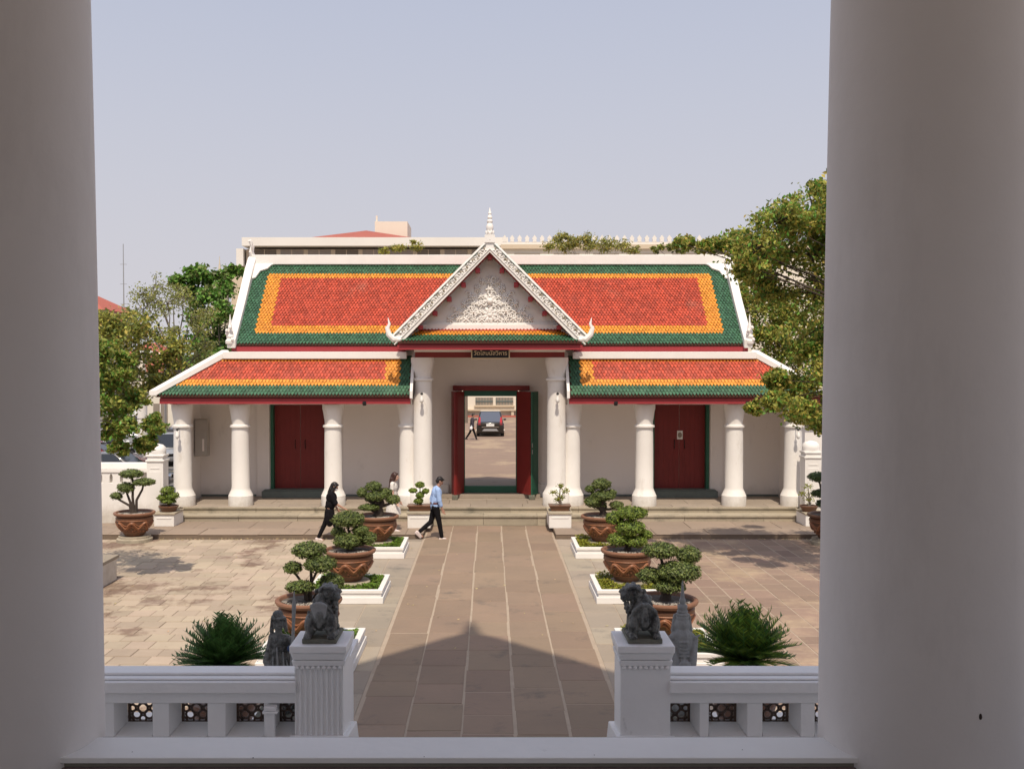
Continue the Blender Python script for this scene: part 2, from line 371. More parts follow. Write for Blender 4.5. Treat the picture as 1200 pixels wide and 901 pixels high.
def slab_mesh(m, c=.03, d=.03):
    b = MB()
    h = .5; k = .5-c
    b.add([(-h,-h,-.06),(h,-h,-.06),(h,h,-.06),(-h,h,-.06),(-h,-h,-d),(h,-h,-d),(h,h,-d),(-h,h,-d),(-k,-k,0),(k,-k,0),(k,k,0),(-k,k,0)],
          [(0,1,5,4),(1,2,6,5),(2,3,7,6),(3,0,4,7),(4,5,9,8),(5,6,10,9),(6,7,11,10),(7,4,8,11),(8,9,10,11)])
    me = bpy.data.meshes.new('paving_slab'); me.from_pydata(b.v, [], b.f); me.materials.append(M[m]); me.update()
    return me
def pave(parent, rects, m, name='paving_slab', z=0.0, limit=300, key=None, c=.02, jz=.004, tilt=.0025, drop=.25):
    """rects: (x0,x1,y0,y1[,z]); the ones that show largest become parts, the rest one joined part"""
    me = slab_mesh(m, c)
    key = key or (lambda r: (r[2]+r[3])/2)
    rects = sorted(rects, key=key)
    rnd = random.Random(len(rects))
    for r in rects[:limit]:
        zz = (r[4] if len(r) > 4 else z) + rnd.uniform(-jz, jz)
        inst(me, name, parent, ((r[0]+r[1])/2, (r[2]+r[3])/2, zz), (r[1]-r[0], r[3]-r[2], drop), (rnd.uniform(-tilt, tilt), rnd.uniform(-tilt, tilt), rnd.uniform(-tilt, tilt)*1.2))
    if len(rects) > limit:
        b = MB()
        for r in rects[limit:]:
            zz = (r[4] if len(r) > 4 else z) + rnd.uniform(-jz, jz)
            x0, x1, y0, y1 = r[:4]; cc = .008
            b.add([(x0,y0,zz-.012),(x1,y0,zz-.012),(x1,y1,zz-.012),(x0,y1,zz-.012),(x0+cc,y0+cc,zz),(x1-cc,y0+cc,zz),(x1-cc,y1-cc,zz),(x0+cc,y1-cc,zz)],
                  [(0,1,5,4),(1,2,6,5),(2,3,7,6),(3,0,4,7),(4,5,6,7)])
        mm = M[m]
        # same stone, tone per slab taken from the mesh island
        if m + '_far' not in M:
            cp = mm.copy(); cp.name = mm.name + '_joined'
            nt = cp.node_tree
            oi = [n for n in nt.nodes if n.type == 'OBJECT_INFO']
            if oi:
                g = [n for n in nt.nodes if n.type == 'NEW_GEOMETRY'][0]
                for l in list(nt.links):
                    if l.from_node == oi[0]: nt.links.new(g.outputs['Random Per Island'], l.to_socket)
            M[m + '_far'] = cp
        o = b.build('far_paving_slabs', m + '_far', parent); tag(o, kind='stuff')

R = random.Random(3)
# central path: five lanes of long slabs, rising a little to the steps
pth = sheet('stone_path', -1.79, 1.76, 8.0, 28.5, -.006, 'mortar')
lanes = [-1.77, -1.07, -.36, .33, 1.03, 1.74]
rs = []
for i in range(5):
    y = 8.0 + R.uniform(0, .6)
    while y < 28.4:
        L_ = R.uniform(.62, 1.15) if y < 17 else R.uniform(.95, 1.6)
        y1 = min(y + L_, 28.45)
        if 28.45 - y1 < .4: y1 = 28.45
        w0 = .016 + R.uniform(0, .008)
        rs.append((lanes[i] + w0 + R.uniform(-.014, .014), lanes[i+1] - w0 + R.uniform(-.014, .014), y + (R.uniform(.012, .03) if y < 17.5 and R.random() < .4 else R.uniform(.003, .009)), y1 - .004, 0.0))
        y = y1
pave(pth, rs, 'path', c=.004, jz=.003)
# side bands of grey slabs
bnd = sheet('grey_side_bands', -1.81, 1.78, 8, 28.0, -.024, 'mortar')
bl = MB()
bl.add([(-3.0,8,-.008),(-1.79,8,-.008),(-1.79,26.3,-.008),(-3.0,26.3,-.008)], [(0,1,2,3)])
bl.add([(1.76,8,-.008),(3.0,8,-.008),(3.0,26.3,-.008),(1.76,26.3,-.008)], [(0,1,2,3)])
bl.build('joint_bed', 'mortar', bnd)
rs = []
for s, xs in ((-1, (-3.0, -2.42, -1.80)), (1, (1.78, 2.42, 3.0))):
    for i in range(2):
        y = 8.2 + R.uniform(0, .8)
        while y < 26.25:
            y1 = min(y + R.uniform(.75, 1.45), 26.28)
            rs.append((xs[i]+.008, xs[i+1]-.008, y+.006, y1-.006)); y = y1
pave(bnd, rs, 'band', c=.006)
# buff court on the left: small squares in staggered rows
cl = sheet('courtyard_left', -17, -3.0, 6, 26.3, -.008, 'mortar_dark')
rs = []; y = 13.2; k = 0
while y < 26.2:
    h_ = R.uniform(.38, .46); y1 = min(y+h_, 26.28); x = -12.6 + (k % 2)*.2 + R.uniform(-.05, .05)
    while x < -3.03:
        w_ = R.choice((.40, .42, .44, .60)) + R.uniform(-.02, .02); x1 = min(x+w_, -3.01)
        if x1-x > .08 and not (x < -8.1 and y < 21.3 and x1 < -8.0): rs.append((x+.005, x1-.005, y+.012, y1-.012))
        x = x1
    y = y1; k += 1
def seen(r):
    xc = (r[0]+r[1])/2; yc = (r[2]+r[3])/2; px = 574 + xc*1150/yc; py = 428 + 4.67*1150/yc
    hid = px < 118 or px > 962 or py > 781
    return (1000 if hid else 0) + yc
pave(cl, rs, 'court', key=seen, c=.012)
cr = sheet('courtyard_right', 3.0, 17, 6, 26.3, -.006, 'mortar')
rs = []; x = 3.02
while x < 12.5:
    w_ = R.uniform(.40, .50); y = 13.0 + R.uniform(0, .6)
    while y < 26.2:
        y1 = min(y + R.uniform(.5, .85), 26.28)
        rs.append((x+.012, x+w_-.012, y+.015, y1-.015)); y = y1
    x += w_
pave(cr, rs, 'court2', key=seen, c=.012)
# apron: a low stone terrace in front of the steps
ap = MB(); 
for x0, x1 in ((-14.0, -1.80), (1.78, 14.0)): ap.box(x0, x1, 26.34, 29.3, -.05, .105)
ap = tag(ap.build('stone_apron', 'mortar_dark'), kind='structure')
rs = []
for x0, x1 in ((-14.0, -1.80), (1.78, 14.0)):
    for (ya, yb) in ((26.32, 27.3), (27.3, 28.55)):
        x = x0
        while x < x1-.01:
            xn = min(x+R.uniform(.9, 1.7), x1)
            if x1-xn < .4: xn = x1
            rs.append((x+.006, xn-.006, ya+.005, yb-.005)); x = xn
pave(ap, rs, 'apron', z=.12, c=.006, jz=.004)
# paving outside the back of the gate
sheet('rear_forecourt', -11, 14, 33.9, 96, -.03, 'court2')

# ------------------------------------------------------------------ gate building
gate = empty('gate_building', (0, 32.5, 0), 'white temple gatehouse with red, orange and green tiled roofs, pediment and colonnade', 'gatehouse')
gate.location = (0, 0, 0)
FL = .46
# platform and steps
b = MB(); b.box(-9.25, 9.25, 29.12, 36.4, 0.0, FL-.03); b.box(-8.6, 8.6, 36.4, 36.9, 0, .3); b.build('platform_core', 'plat', gate)
rs = []
for i, (ya, yb) in enumerate(((29.10, 29.75), (29.75, 30.65), (30.65, 31.45))):
    x = -9.22
    while x < 9.2:
        xn = min(x+R.uniform(1.1, 1.7), 9.22)
        if 9.22-xn < .5: xn = 9.22
        rs.append((x+.004, xn-.004, ya+.004, yb-.004)); x = xn
pave(gate, rs, 'plat', name='floor_slab', z=FL, c=.004, jz=.002, tilt=.001, drop=.4)
unit = MB(); unit.box(-.5, .5, -.5, .5, -.5, .5)
def unit_mesh(m, bev=.0):
    me = bpy.data.meshes.new('stone_block'); me.from_pydata(unit.v, [], unit.f); me.materials.append(M[m]); me.update(); return me
sm = unit_mesh('step')
for (ya, yb, za, zb) in ((28.52, 29.10, .0, .29), (29.06, 29.22, .29, .452)):
    x = -9.36 if za == 0 else -9.12
    xe = -x
    while x < xe-.01:
        xn = min(x+R.uniform(1.5, 2.4), xe)
        if xe-xn < .6: xn = xe
        o = inst(sm, 'step_stone', gate, ((x+xn)/2, (ya+yb)/2, (za+zb)/2 - .02), (xn-x-.01, yb-ya, zb-za-.04), (0, 0, R.uniform(-.002, .002)))
        # nosing slab lying on the riser
        o = inst(sm, 'step_nosing', gate, ((x+xn)/2, (ya+yb)/2-.02, zb-.02), (xn-x-.006, yb-ya+.03, .045), (0, 0, 0))
        x = xn
for s in (-1, 1):   # stone cheeks at the ends of the stairs
    b = MB(); b.box(s*9.32-.12, s*9.32+.12, 28.62, 29.6, 0.0, .47); b.build('stair_cheek', 'step', gate)

# walls with three openings, rear wall the same
DC = 6.12
def wall_run(b, ya, yb, x0, x1, z0, z1, holes, m=0):
    xs = x0
    for (hx0, hx1, hz0, hz1) in holes:
        b.box(xs, hx0, ya, yb, z0, z1, m); 
        if hz0 > z0: b.box(hx0, hx1, ya, yb, z0, hz0, m)
        b.box(hx0, hx1, ya, yb, hz1, z1, m); xs = hx1
    b.box(xs, x1, ya, yb, z0, z1, m)
holes = [(-DC-.93, -DC+.93, .46, 3.50), (-.95, 1.0, .46, 3.86), (DC-.93, DC+.93, .46, 3.50)]
b = MB(); wall_run(b, 31.5, 32.0, -9.3, 9.3, .40, 3.95, holes)
b.box(-2.3, 2.3, 31.5, 32.0, 3.952, 5.3)
b.build('front_wall', 'wall_shade', gate)
b = MB(); wall_run(b, 33.1, 33.6, -9.3, 9.3, .40, 3.95, holes); b.box(-2.3, 2.3, 33.1, 33.6, 3.952, 5.3)
b.build('rear_wall', 'wall_shade', gate)
for s in (-1, 1):
    b = MB(); b.box(min(s*9.3, s*9.6), max(s*9.3, s*9.6), 29.85, 35.2, .0, 3.65); b.build('side_wall', 'wall_shade', gate)
# shallow door surrounds and wall bases
for cx in (-DC, DC):
    for s in (-1, 1):
        b = MB(); b.box(cx+s*1.16-.20, cx+s*1.16+.20, 31.44, 31.5, .462, 3.62); b.build('door_surround', 'wall_shade', gate)
    b = MB(); b.box(cx-1.14, cx+1.14, 31.12, 31.5, FL, .665); b.box(cx-1.10, cx+1.10, 31.18, 31.7, .665, .70); b.build('door_sill', 'sill_grey', gate, bevel=.008)
    d = MB(); d.box(cx-1.13, cx+1.13, 31.30, 31.52, 3.44, 3.60); d.build('lintel', 'door_red', gate)
    d = MB()
    for s in (-1, 1): d.box(cx+s*.88-.05, cx+s*.88+.05, 31.47, 31.72, .70, 3.44)
    d.build('door_frame', 'door_green', gate)
    for s in (-1, 1):
        d = MB(); x0, x1 = (cx-.826, cx-.006) if s < 0 else (cx+.006, cx+.826)
        d.box(x0, x1, 31.66, 31.72, .70, 3.43)
        for k in range(1, 5): d.box(x0+(x1-x0)*k/5-.004, x0+(x1-x0)*k/5+.004, 31.655, 31.66, .72, 3.42)
        dl = d.build('door_leaf', 'door_red', gate)
        h = MB(); hx = cx + s*.16; h.tube([(hx, 31.66, 1.98), (hx, 31.60, 2.02), (hx, 31.60, 2.22), (hx, 31.66, 2.26)], .012, 6); h.build('handle', 'dark', dl)
b = MB(); b.box(DC-.13+.06, DC+.13-.02, 31.648, 31.653, 2.28, 2.56); nt_ = b.build('paper_notice', 'plate', gate)
b = MB(); b.ell((DC+.02, 31.647, 2.42), (.07, .002, .09), seg=14, ring=8); b.build('printed_oval', 'far_window', nt_)
b = MB()
for x0, x1 in ((-9.28, -DC-1.4), (-DC+1.4, -1.5), (1.5, DC-1.4), (DC+1.4, 9.28)): b.box(x0, x1, 31.46, 31.5, FL, .52)
b.build('dark_skirting', 'sill_grey', gate)
for s in (-1, 1):
    b = MB(); b.box(s*1.62-.30, s*1.62+.30, 31.36, 31.5, FL, .86); b.build('plinth_block', 'white_clean', gate, bevel=.015)
# central doorway: raised step, green frame, red header, folding leaves turned out
b = MB(); b.box(-1.55, 1.6, 31.0, 33.2, FL, .58); b.build('doorway_step', 'plat', gate, bevel=.01)
b = MB(); b.box(-.80, .84, 31.42, 31.62, .582, .80); b.build('threshold', 'door_green', gate, bevel=.008)
b = MB(); b.box(-.80, .84, 31.40, 31.64, 3.68, 3.86); 
b.box(-.86, -.80, 31.40, 31.64, .582, 3.86); b.box(.84, .90, 31.40, 31.64, .582, 3.86); b.build('door_frame', 'door_green', gate)
b = MB(); b.box(-1.18, 1.27, 31.28, 31.50, 3.86, 4.02); b.build('lintel', 'door_red', gate, bevel=.008)
def leafpanel(p0, p1, z0, z1, t=.045, m=0):
    d = MB(); P0 = Vector((p0[0], p0[1], 0)); P1 = Vector((p1[0], p1[1], 0)); dd = (P1-P0).normalized(); nn = Vector((-dd.y, dd.x, 0))*t
    q = [P0-nn*.5, P1-nn*.5, P1+nn*.5, P0+nn*.5]
    d.hexa([(v.x, v.y, z0) for v in q], [(v.x, v.y, z1) for v in q])
    # framed panels on both faces
    L_ = (P1-P0).length
    for s in (-1, 1):
        for (za, zb) in ((z0+.12, z0+(z1-z0)*.46), (z0+(z1-z0)*.52, z1-.12)):
            a = P0+dd*.08+nn*.5*s; c = P1-dd*.08+nn*.5*s; e = nn*.16*s
            d.hexa([tuple(v) for v in ([Vector((a.x,a.y,za)), Vector((c.x,c.y,za)), Vector((c.x,c.y,za))+e, Vector((a.x,a.y,za))+e] if s > 0 else [Vector((c.x,c.y,za)), Vector((a.x,a.y,za)), Vector((a.x,a.y,za))+e, Vector((c.x,c.y,za))+e])],
                   [tuple(v) for v in ([Vector((a.x,a.y,zb)), Vector((c.x,c.y,zb)), Vector((c.x,c.y,zb))+e, Vector((a.x,a.y,zb))+e] if s > 0 else [Vector((c.x,c.y,zb)), Vector((a.x,a.y,zb)), Vector((a.x,a.y,zb))+e, Vector((c.x,c.y,zb))+e])])
    return d
l1 = leafpanel((.88, 31.36), (1.27, 30.72), .60, 3.84).build('door_leaf', 'door_red', gate)
l2 = leafpanel((1.31, 30.70), (1.52, 31.12), .60, 3.84).build('door_leaf', 'door_green', gate); l2['label'] = 'green outer fold of the open door'
l3 = leafpanel((-.84, 31.36), (-1.06, 30.72), .60, 3.84).build('door_leaf', 'door_red', gate)
l4 = leafpanel((-1.10, 30.70), (-1.20, 31.12), .60, 3.84).build('door_leaf', 'door_red', gate)
b = MB()
for z in (1.9, 2.1): b.tube([(1.335, 30.68, z), (1.33, 30.62, z), (1.33, 30.62, z+.12), (1.335, 30.68, z+.12)], .012, 6)
b.build('bolt', 'metal', l2)
b = MB(); b.box(1.22, 1.42, 30.62, 30.80, FL, .60); b.box(-1.18, -1.0, 30.62, 30.80, FL, .60); b.build('door_prop_stone', 'stone_base', gate, bevel=.02)

# soffits and inner beams
b = MB(); 
for s in (-1, 1):
    x0, x1 = sorted((s*2.3, s*9.6)); b.box(x0, x1, 29.05, 31.5, 3.66, 3.74); b.box(x0, x1, 33.6, 36.2, 3.66, 3.74)
b.build('soffit', 'wall_shade', gate)
b = MB(); b.box(-2.4, 2.4, 28.5, 31.5, 5.17, 5.23); b.box(-2.4, 2.4, 33.6, 37.0, 5.16, 5.22); b.build('porch_ceiling', 'wall_shade', gate)
# wing roof: architrave
for s in (-1, 1):
    x0, x1 = sorted((s*2.32, s*9.55))
    b = MB(); b.box(x0, x1, 29.28, 29.62, 3.50, 3.66); b.build('architrave', 'white', gate)

# columns
def col_prof(z0, zt, r, base_r, cap_r, base_h):
    return [(base_r, z0), (base_r, z0+base_h*.80), (base_r*.97, z0+base_h*.84), (r+.045, z0+base_h*1.10), (r+.02, z0+base_h*1.22), (r, z0+base_h*1.4),
            (r*.985, z0+(zt-z0)*.55), (r*.95, zt-.72), (r*.95, zt-.70), (r+.035, zt-.685), (r+.04, zt-.65), (r+.03, zt-.62), (r*.93, zt-.60), (r*.94, zt-.50),
            (r*1.02, zt-.38), (cap_r*.93, zt-.22), (cap_r, zt-.13), (cap_r, zt)]
wc = MB(); wc.lathe(0, 0, col_prof(FL, 3.50, .268, .365, .318, .38), 32); 
first = None
for x in (-9.24, -7.50, -4.71, -2.47, 2.47, 4.65, 7.35, 9.12):
    yy = 29.46 if abs(x) > 3 else 29.62
    if first is None:
        first = wc.build('column', 'white', gate); first.location = (x, yy, 0)
    else: inst(first, 'column', gate, (x, yy, 0))
cc = MB(); cc.lathe(0, 0, col_prof(FL, 4.90, .285, .41, .352, .46), 36)
fc = None
for x in (-2.01, 2.0):
    if fc is None: fc = cc.build('tall_column', 'white', gate); fc.location = (x, 29.42, 0)
    else: inst(fc, 'tall_column', gate, (x, 29.42, 0))
for x in (-2.01, 2.0): inst(fc, 'tall_column', gate, (x, 35.6, 0))
for x in (-9.24, -7.50, -4.71, 4.65, 7.35, 9.12): inst(first, 'column', gate, (x, 35.5, 0))
# little wall lanterns on four columns
lamps = []
for (x, y, z) in ((-2.01, 29.42-.29, 3.84), (2.0, 29.42-.29, 3.84), (-9.24, 29.46-.29, 2.78), (9.12, 29.46-.29, 2.78)):
    b = MB(); b.tube([(x, y+.02, z), (x, y-.10, z+.03), (x, y-.20, z+.01)], .012, 6); b.ell((x, y-.2, z-.01), (.045, .045, .035), seg=10, ring=6)
    lo = b.build('lamp_bracket', 'dark', gate)
    b = MB(); b.lathe(x, y-.20, [(.012, z-.03), (.03, z-.09), (.055, z-.17), (.06, z-.22), (.035, z-.27), (.01, z-.29)], 12); b.build('lamp_shade', 'white_clean', lo)
for x in (-3.70, 3.72, 7.6):
    b = MB(); b.lathe(x, 28.95, [(.06, 3.60), (.07, 3.55), (.05, 3.48)], 12); b.build('downlight', 'dark', gate)

# ---------------- roofs
def tile_field(b, O, U, V, Nn, L, H, inside, colour, tw=.10, th=.112, lift=.032):
    O = Vector(O); U = Vector(U); V = Vector(V); Nn = Vector(Nn)
    rows = int(H/th)+1; r_ = random.Random(5)
    for j in range(rows):
        v = j*th; n = int(L/tw)+2
        for i in range(-1, n):
            u = i*tw + (tw/2 if j % 2 else 0)
            if not inside(u, v): continue
            m = colour(u, v + th*.3)
            w = tw*.455; l = lift*r_.uniform(.8, 1.2)
            def P(a, c, h): return tuple(O + U*(u+a) + V*(v+c) + Nn*h)
            top = min(th*1.25, H - v) if v < H else 0
            if top <= .01: continue
            b.add([P(-w, th*.34, l), P(-w*.5, th*.0, l), P(0, -th*.34, l), P(w*.5, th*.0, l), P(w, th*.34, l), P(w*.9, top, .004), P(-w*.9, top, .004),
                   P(-w, th*.34, l-.022), P(-w*.5, th*.0, l-.022), P(0, -th*.34, l-.022), P(w*.5, th*.0, l-.022), P(w, th*.34, l-.022)],
                  [(0,1,2,3,4,5,6), (7,8,1,0), (8,9,2,1), (9,10,3,2), (10,11,4,3)], m)
TM = ['tile_red', 'tile_orange', 'tile_green']
# main gable roof: eave y 29.75 z 5.34, ridge y 32.5 z 8.15
EY, EZ, RY, RZ = 29.72, 5.34, 32.40, 8.06
Vv = Vector((0, RY-EY, RZ-EZ)); HV = Vv.length; Vv.normalize(); Nv = Vector((0, -Vv.z, Vv.y))
XE = 7.72
def colr(u, v):
    x = abs(u - XE); s = v/HV; e = XE - .10 - x
    if s < .105 or s > .855 or e < .45: return 2
    if s < .185 or s > .79 or e < .90: return 1
    return 0
def inm(u, v):
    x = u - XE
    if abs(x) > XE-.03: return False
    # hidden under the cross gable
    z = EZ + Vv.z*v
    if abs(x) < (8.27 - z) - .45: return False
    return True
b = MB(); b.hexa([(-XE, EY, EZ-.08), (XE, EY, EZ-.08), (XE, 2*32.5-EY, EZ-.08), (-XE, 2*32.5-EY, EZ-.08)], [(-XE, EY, EZ-.03), (XE, EY, EZ-.03), (XE, 2*32.5-EY, EZ-.03), (-XE, 2*32.5-EY, EZ-.03)])
b.prism_x([(EY, EZ-.03), (2*32.5-EY, EZ-.03), (32.6, RZ-.02), (RY, RZ-.02)], -XE, XE)
main = b.build('main_roof', 'tile_bed', gate)
b = MB(); tile_field(b, (-XE, EY, EZ-.02), (1,0,0), Vv, Nv, 2*XE, HV, inm, colr)
Vr = Vector((0, -(RY-EY), RZ-EZ)).normalized()
b.add([(XE, 2*32.5-EY+.02, EZ), (-XE, 2*32.5-EY+.02, EZ), (-XE, 32.65, RZ), (XE, 32.65, RZ)], [(0,1,2,3)], 0)
tag(b.build('roof_tiles', TM, main), kind='stuff')
# white ridge and raking edges
b = MB(); b.box(-XE-.06, XE+.06, RY-.18, RY+.35, RZ-.10, RZ+.22); b.build('ridge_cap', 'white_clean', gate, bevel=.02)
for s in (-1, 1):
    pts = [(EY-.12, EZ-.16), (EY+.28, EZ+.20), (EY+1.2, EZ+1.12), (EY+2.2, EZ+2.20), (RY-.35, RZ-.55), (RY-.10, RZ-.30), (RY, RZ-.02)]
    top = [(RY+.15, RZ+.26), (RY-.18, RZ+.12), (EY+2.1, EZ+2.46), (EY+1.1, EZ+1.36), (EY+.20, EZ+.44), (EY-.16, EZ+.10)]
    b = MB(); x0, x1 = sorted((s*(XE-.06), s*(XE+.20))); b.prism_x(pts+top, x0, x1)
    # shoulder plate filling the corner under the ridge
    q = [(0, HV+.02), (.95, HV+.02), (.82, HV-.10), (.60, HV-.22), (.50, HV-.40), (.28, HV-.52), (.18, HV-.85), (0, HV-.95)]
    Oc = Vector((s*(XE+.02), EY, EZ)); P_ = [Oc + Vector((-s*u, 0, 0)) + Vv*v for u, v in q]
    lo = [tuple(p + Nv*.01) for p in P_]; hi = [tuple(p + Nv*.085) for p in P_]; n_ = len(q)
    b.add(lo+hi, [tuple(range(n_-1, -1, -1)), tuple(range(n_, 2*n_))] + [(i, (i+1) % n_, (i+1) % n_+n_, i+n_) for i in range(n_)])
    b.build('raking_edge', 'white_clean', gate, bevel=.02)
    # horn-like finials at the peak and foot
    b = MB()
    X = s*(XE+.08)
    b.tube([(X, RY, RZ+.15), (X+s*.02, RY-.10, RZ+.32), (X-s*.01, RY-.08, RZ+.50), (X+s*.05, RY-.16, RZ+.68), (X+s*.12, RY-.22, RZ+(.66 if s < 0 else .98))], [.10, .085, .07, .05, .012], 8)
    b.tube([(X, RY-.05, RZ+.36), (X-s*.05, RY-.22, RZ+.46), (X-s*.06, RY-.30, RZ+.62)], [.06, .04, .006], 7)
    b.build('peak_finial', 'white_clean', gate)
    b = MB(); Xf = s*(XE+.12)
    b.lathe(Xf, EY-.05, [(.14, EZ-.02), (.15, EZ+.06), (.10, EZ+.12), (.12, EZ+.20), (.085, EZ+.28), (.10, EZ+.34), (.06, EZ+.42), (.065, EZ+.50), (.03, EZ+.60), (.012, EZ+.86)], 14)
    for k in range(5): b.ell((Xf+.09*cos(k*1.3), EY-.16+.04*sin(k*1.3), EZ+.10+.09*k), (.05, .05, .06), seg=8, ring=6)
    b.build('foot_finial', 'white_clean', gate)
# gable end walls and crimson eave board
b = MB()
for s in (-1, 1):
    x0, x1 = sorted((s*(XE-.12), s*(XE-.30))); b.prism_x([(EY+.2, EZ-.3), (65-EY-.2, EZ-.3), (32.5, RZ-.2)], x0, x1)
b.box(-XE+.1, -2.32, 30.1, 34.9, 3.75, EZ-.09); b.box(2.32, XE-.1, 30.1, 34.9, 3.75, EZ-.09)
b.build('attic_wall', 'white_clean', gate)
for (x0, x1) in ((-XE-.10, -2.55), (2.55, XE+.10)):
    b = MB(); b.box(x0, x1, EY+.06, EY+.16, EZ-.10, EZ-.02); b.box(x0, x1, EY+.02, EY+.12, EZ-.26, EZ-.10); b.build('eave_board', 'crimson', gate)
# skirt roofs over the colonnade
SY, SZ, TY, TZ = 28.84, 3.82, 29.72, 4.98
Vs = Vector((0, TY-SY, TZ-SZ)); HS = Vs.length; Vs.normalize(); Ns = Vector((0, -Vs.z, Vs.y))
XO, XT, XI = 9.80, 7.98, 2.32
for s in (-1, 1):
    b = MB()
    def PX(x): return s*x
    A = [(PX(XI), SY, SZ-.09), (PX(XO), SY, SZ-.09), (PX(XT), TY, TZ-.09), (PX(XI), TY, TZ-.09)]
    Bt = [(x, y, z+.06) for x, y, z in A]
    if s < 0: A = A[::-1]; Bt = Bt[::-1]
    b.hexa(A, Bt)
    # side slope
    A = [(PX(XO), SY, SZ-.09), (PX(XO), 65-SY, SZ-.09), (PX(XT), 65-TY, TZ-.09), (PX(XT), TY, TZ-.09)]
    Bt = [(x, y, z+.06) for x, y, z in A]
    if s < 0: A = A[::-1]; Bt = Bt[::-1]
    b.hexa(A, Bt)
    A = [(PX(XI), 65-TY, TZ-.09), (PX(XT), 65-TY, TZ-.09), (PX(XO), 65-SY, SZ-.09), (PX(XI), 65-SY, SZ-.09)]
    Bt = [(x, y, z+.06) for x, y, z in A]
    if s < 0: A = A[::-1]; Bt = Bt[::-1]
    b.hexa(A, Bt)
    sk = b.build('skirt_roof', 'tile_bed', gate)
    def ins(u, v, s=s):
        x = u + XI if s > 0 else XO - u
        return XI+.05 < x < XO - .05 - (XO-XT)*v/HS
    def cs(u, v, s=s):
        x = u + XI if s > 0 else XO - u
        q = v/HS; e = x - XI
        if q < .25 or q > .92 or e < .36: return 2
        if q < .39 or q > .80 or e < .80: return 1
        return 0
    b = MB(); x0 = XI if s > 0 else -XO
    tile_field(b, (x0, SY, SZ-.02), (1,0,0), Vs, Ns, XO-XI, HS, ins, cs)
    Vh = Vector((-(XO-XT)*s, 0, TZ-SZ)); Hh = Vh.length; Vh.normalize(); Nh = Vector((s*Vh.z if False else s*abs(Vh.z), 0, abs(Vh.x)))
    tile_field(b, (s*XO, SY, SZ-.02), (0,1,0), Vh, Nh, 65-2*SY, Hh, lambda u, v: (TY-SY)*v/Hh+.05 < u < (65-2*SY)-(TY-SY)*v/Hh-.05,
               lambda u, v: 2 if v/Hh < .25 or v/Hh > .92 else (1 if v/Hh < .39 or v/Hh > .8 else 0))
    tag(b.build('roof_tiles', TM, sk), kind='stuff')
    # white top strip, hip ridge and inner verge
    b = MB(); x0, x1 = sorted((s*2.5, s*(XT+.05))); b.box(x0, x1, TY-.20, TY+.0, TZ-.12, TZ+.095); b.build('flashing_strip', 'white_clean', gate, bevel=.015)
    b = MB(); n0 = Vector((s*(XT+.0), TY-.06, TZ+.04)); n1 = Vector((s*(XO+.10), SY-.08, SZ+.01))
    side = Vector((.10*s, .0, 0)); up = Vector((0, 0, .12)); dn = Vector((0, 0, -.06))
    q0 = [n0-side*1.1+dn, n0+side*1.1+dn, n0+side*1.1+up, n0-side*1.1+up]; q1 = [n1-side+dn, n1+side+dn, n1+side+up*.8, n1-side+up*.8]
    b.add([tuple(p) for p in q0+q1], [(0,1,2,3),(7,6,5,4),(0,4,5,1),(1,5,6,2),(2,6,7,3),(3,7,4,0)]); b.build('hip_ridge', 'white_clean', gate, bevel=.02)
    b = MB(); xx = s*(XI-.02); x0, x1 = sorted((xx-.03*s, xx+.05*s))
    b.prism_x([(SY-.04, SZ-.12), (TY, TZ-.12), (TY, TZ+.10), (SY-.04, SZ+.09)], x0, x1); b.build('inner_verge', 'white_clean', gate)
    b = MB(); x0, x1 = sorted((s*(XI+.02), s*(XO-.06)))
    b.box(x0, x1, SY+.14, SY+.24, SZ-.13, SZ-.03); b.box(x0, x1, SY+.08, SY+.18, SZ-.29, SZ-.13); 
    xa, xb = sorted((s*(XO-.10), s*(XO-.20))); b.box(xa, xb, SY+.25, 65-SY-.25, SZ-.29, SZ-.13)
    b.build('eave_board', 'crimson', gate)

# portico gable over the doorway -----------------------------------
GY = 28.42; AP = 8.24
gs = 1.0
b = MB()
for s in (-1, 1):   # roof slabs of the cross gable
    A = [(0, GY+.12, AP-.10), (0, 65-GY-.12, AP-.10), (s*2.70, 65-GY-.12, AP-2.80), (s*2.70, GY+.12, AP-2.80)]
    Bt = [(x, y, z+.10) for x, y, z in A]
    if s > 0: A = A[::-1]; Bt = Bt[::-1]
    b.hexa(A, Bt)
cg = b.build('portico_roof', 'tile_bed', gate)
b = MB()
for s in (-1, 1):
    Vg = Vector((-s*1, 0, 1)).normalized()
    tile_field(b, (s*2.74, GY+.15, AP-2.74), (0,1,0), Vg, Vector((s*.7071, 0, .7071)), 6.0, 3.85, lambda u, v: True, lambda u, v: 2 if v < .45 or u < .45 else (1 if v < .8 or u < .8 else 0), tw=.16, th=.16)
tag(b.build('roof_tiles', TM, cg), kind='stuff')
